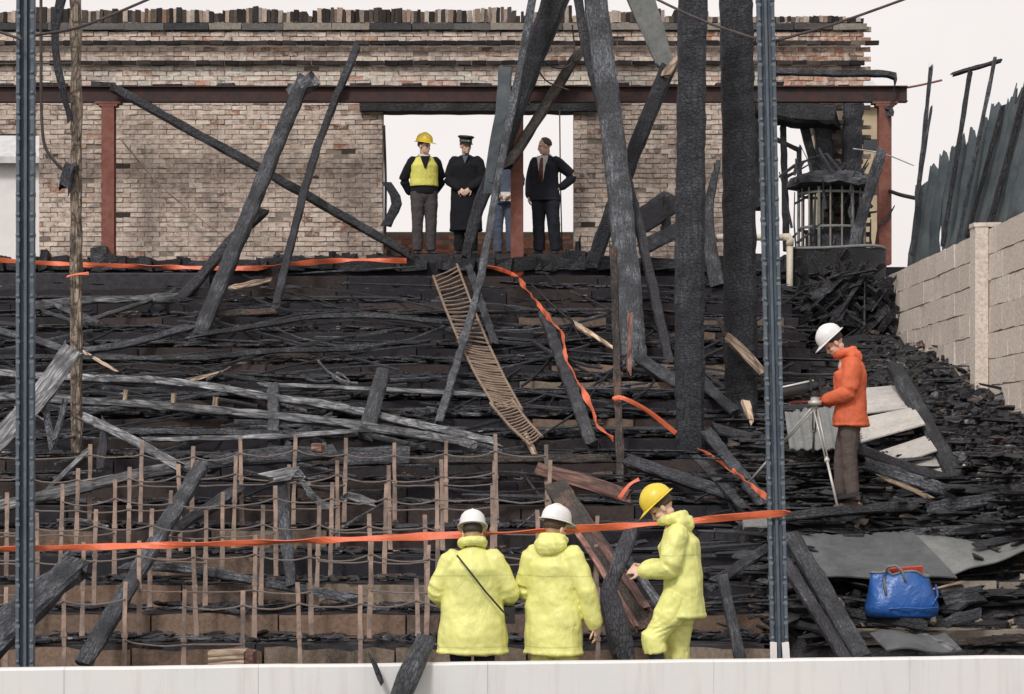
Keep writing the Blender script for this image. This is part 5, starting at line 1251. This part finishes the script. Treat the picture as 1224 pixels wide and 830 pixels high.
m = MB(); m.add([(-.07, .150, 1.44), (.07, .150, 1.44), (.012, .185, 1.27), (-.012, .185, 1.27), (-.07, .10, 1.46), (.07, .10, 1.46), (.012, .15, 1.27), (-.012, .15, 1.27)], [(0, 3, 2, 1), (4, 5, 6, 7), (0, 1, 5, 4), (1, 2, 6, 5), (2, 3, 7, 6), (3, 0, 4, 7)]); m.build('shirt_front', M['black'], o)
m = MB(); m.tube([(math.cos(a) * .075, math.sin(a) * .075 - .005, 1.485 - .02 * math.sin(a)) for a in [2 * math.pi * i / 14 for i in range(15)]], .018, 6); m.build('collar', M['white'], o, smooth=True)
o, J = person('police officer in long black overcoat and peaked cap', put(557, DD, DZ), 176, 1.0,
    pose=dict(el_l=(-.26, .02, 1.12), wr_l=(-.09, .17, .98), el_r=(.26, .02, 1.12), wr_r=(.09, .17, .97), head=(0, .035, 1.607)),
    outfit=dict(cap=1, hair='hairdark', jacket='black', coat=1, hem=.36, bulk=1.1, hemw=1.02, sleeve=1.08, trousers='black', trw=1.0, fold=.6), head=(28, -4),
    hands=dict(l=((.7, .3, -.6), (0, -1, 0), .6), r=((-.7, .3, -.6), (0, -1, 0), .6)), vox=.0095, group=dg)
m = MB(); m.add([(-.045, .135, 1.46), (.045, .135, 1.46), (.0, .178, 1.34), (-.045, .09, 1.46), (.045, .09, 1.46), (0, .14, 1.34)], [(0, 2, 1), (3, 4, 5), (0, 1, 4, 3), (1, 2, 5, 4), (2, 0, 3, 5)]); m.build('scarf', M['bluejacket'], o)
o, J = person('balding man in dark suit with maroon tie, hand on hip', put(652, DD, DZ), 158, 1.0,
    pose=dict(el_l=(-.40, -.13, 1.16), wr_l=(-.24, -.02, 1.0), el_r=(.25, -.02, 1.12), wr_r=(.23, .07, .88), kn_l=(-.13, .02, .5), an_l=(-.16, -.02, .08), head=(0, .035, 1.607)),
    outfit=dict(hair='hairbrown', bald=.55, jacket='navy', hem=.80, bulk=1.02, hemw=1.04, sleeve=1.0, trousers='navy', trw=1.15, fold=.6), head=(-58, -9), hands=dict(l=((.75, .2, -.5), (1, .3, 0), .35)), vox=.0095, group=dg)
def wedge(m, wtop, ztop, zlow, y0, y1, wl=.012):
    m.add([(-wtop, y0, ztop), (wtop, y0, ztop), (wl, y1, zlow), (-wl, y1, zlow), (-wtop, y0 - .05, ztop), (wtop, y0 - .05, ztop), (wl, y1 - .05, zlow), (-wl, y1 - .05, zlow)], [(0, 3, 2, 1), (4, 5, 6, 7), (0, 1, 5, 4), (1, 2, 6, 5), (2, 3, 7, 6), (3, 0, 4, 7)])
m = MB(); wedge(m, .082, 1.46, 1.08, .145, .188); m.build('shirt', M['white'], o)
m = MB(); m.tube([(math.cos(a) * .072, math.sin(a) * .072 - .005, 1.475 - .02 * math.sin(a)) for a in [2 * math.pi * i / 14 for i in range(15)]], .017, 6); m.build('collar', M['white'], o, smooth=True)
m = MB(); m.tube([(0, .128, 1.445), (0, .164, 1.40), (0, .184, 1.25), (0, .196, 1.08)], [(.02, .008), (.022, .008), (.032, .007), (.036, .007)], 8, side=(1, 0, 0)); m.build('tie', M['tie'], o, smooth=True)
o, J = person('man in blue grey jacket mostly hidden behind the red post', put(603, DD + .25, DZ), 178, .97,
    pose=dict(el_l=(-.25, .03, 1.13), wr_l=(-.12, .18, .95), el_r=(.26, .03, 1.13), wr_r=(.13, .19, .97)),
    outfit=dict(hair='hairdark', jacket='bluejacket', hem=.80, bulk=1.02, hemw=1.0, sleeve=1.0, trousers='bluejacket', fold=.8), head=(10, -8), vox=.0095, group=dg)
m = MB(); m.box((-.13, .20, .84), (.05, .214, .98)); q = m.build('papers', M['white']); q.matrix_world = Matrix.Translation(o.location) @ Matrix.Rotation(o.rotation_euler.z, 4, 'Z'); tag(q, 'white papers held by the man behind the red post', 'papers')

for q_ in [q for q in bpy.data.objects if q.get('category') == 'person' and q.location.y > 30]: q_.scale = (1.035,) * 3   # tall men
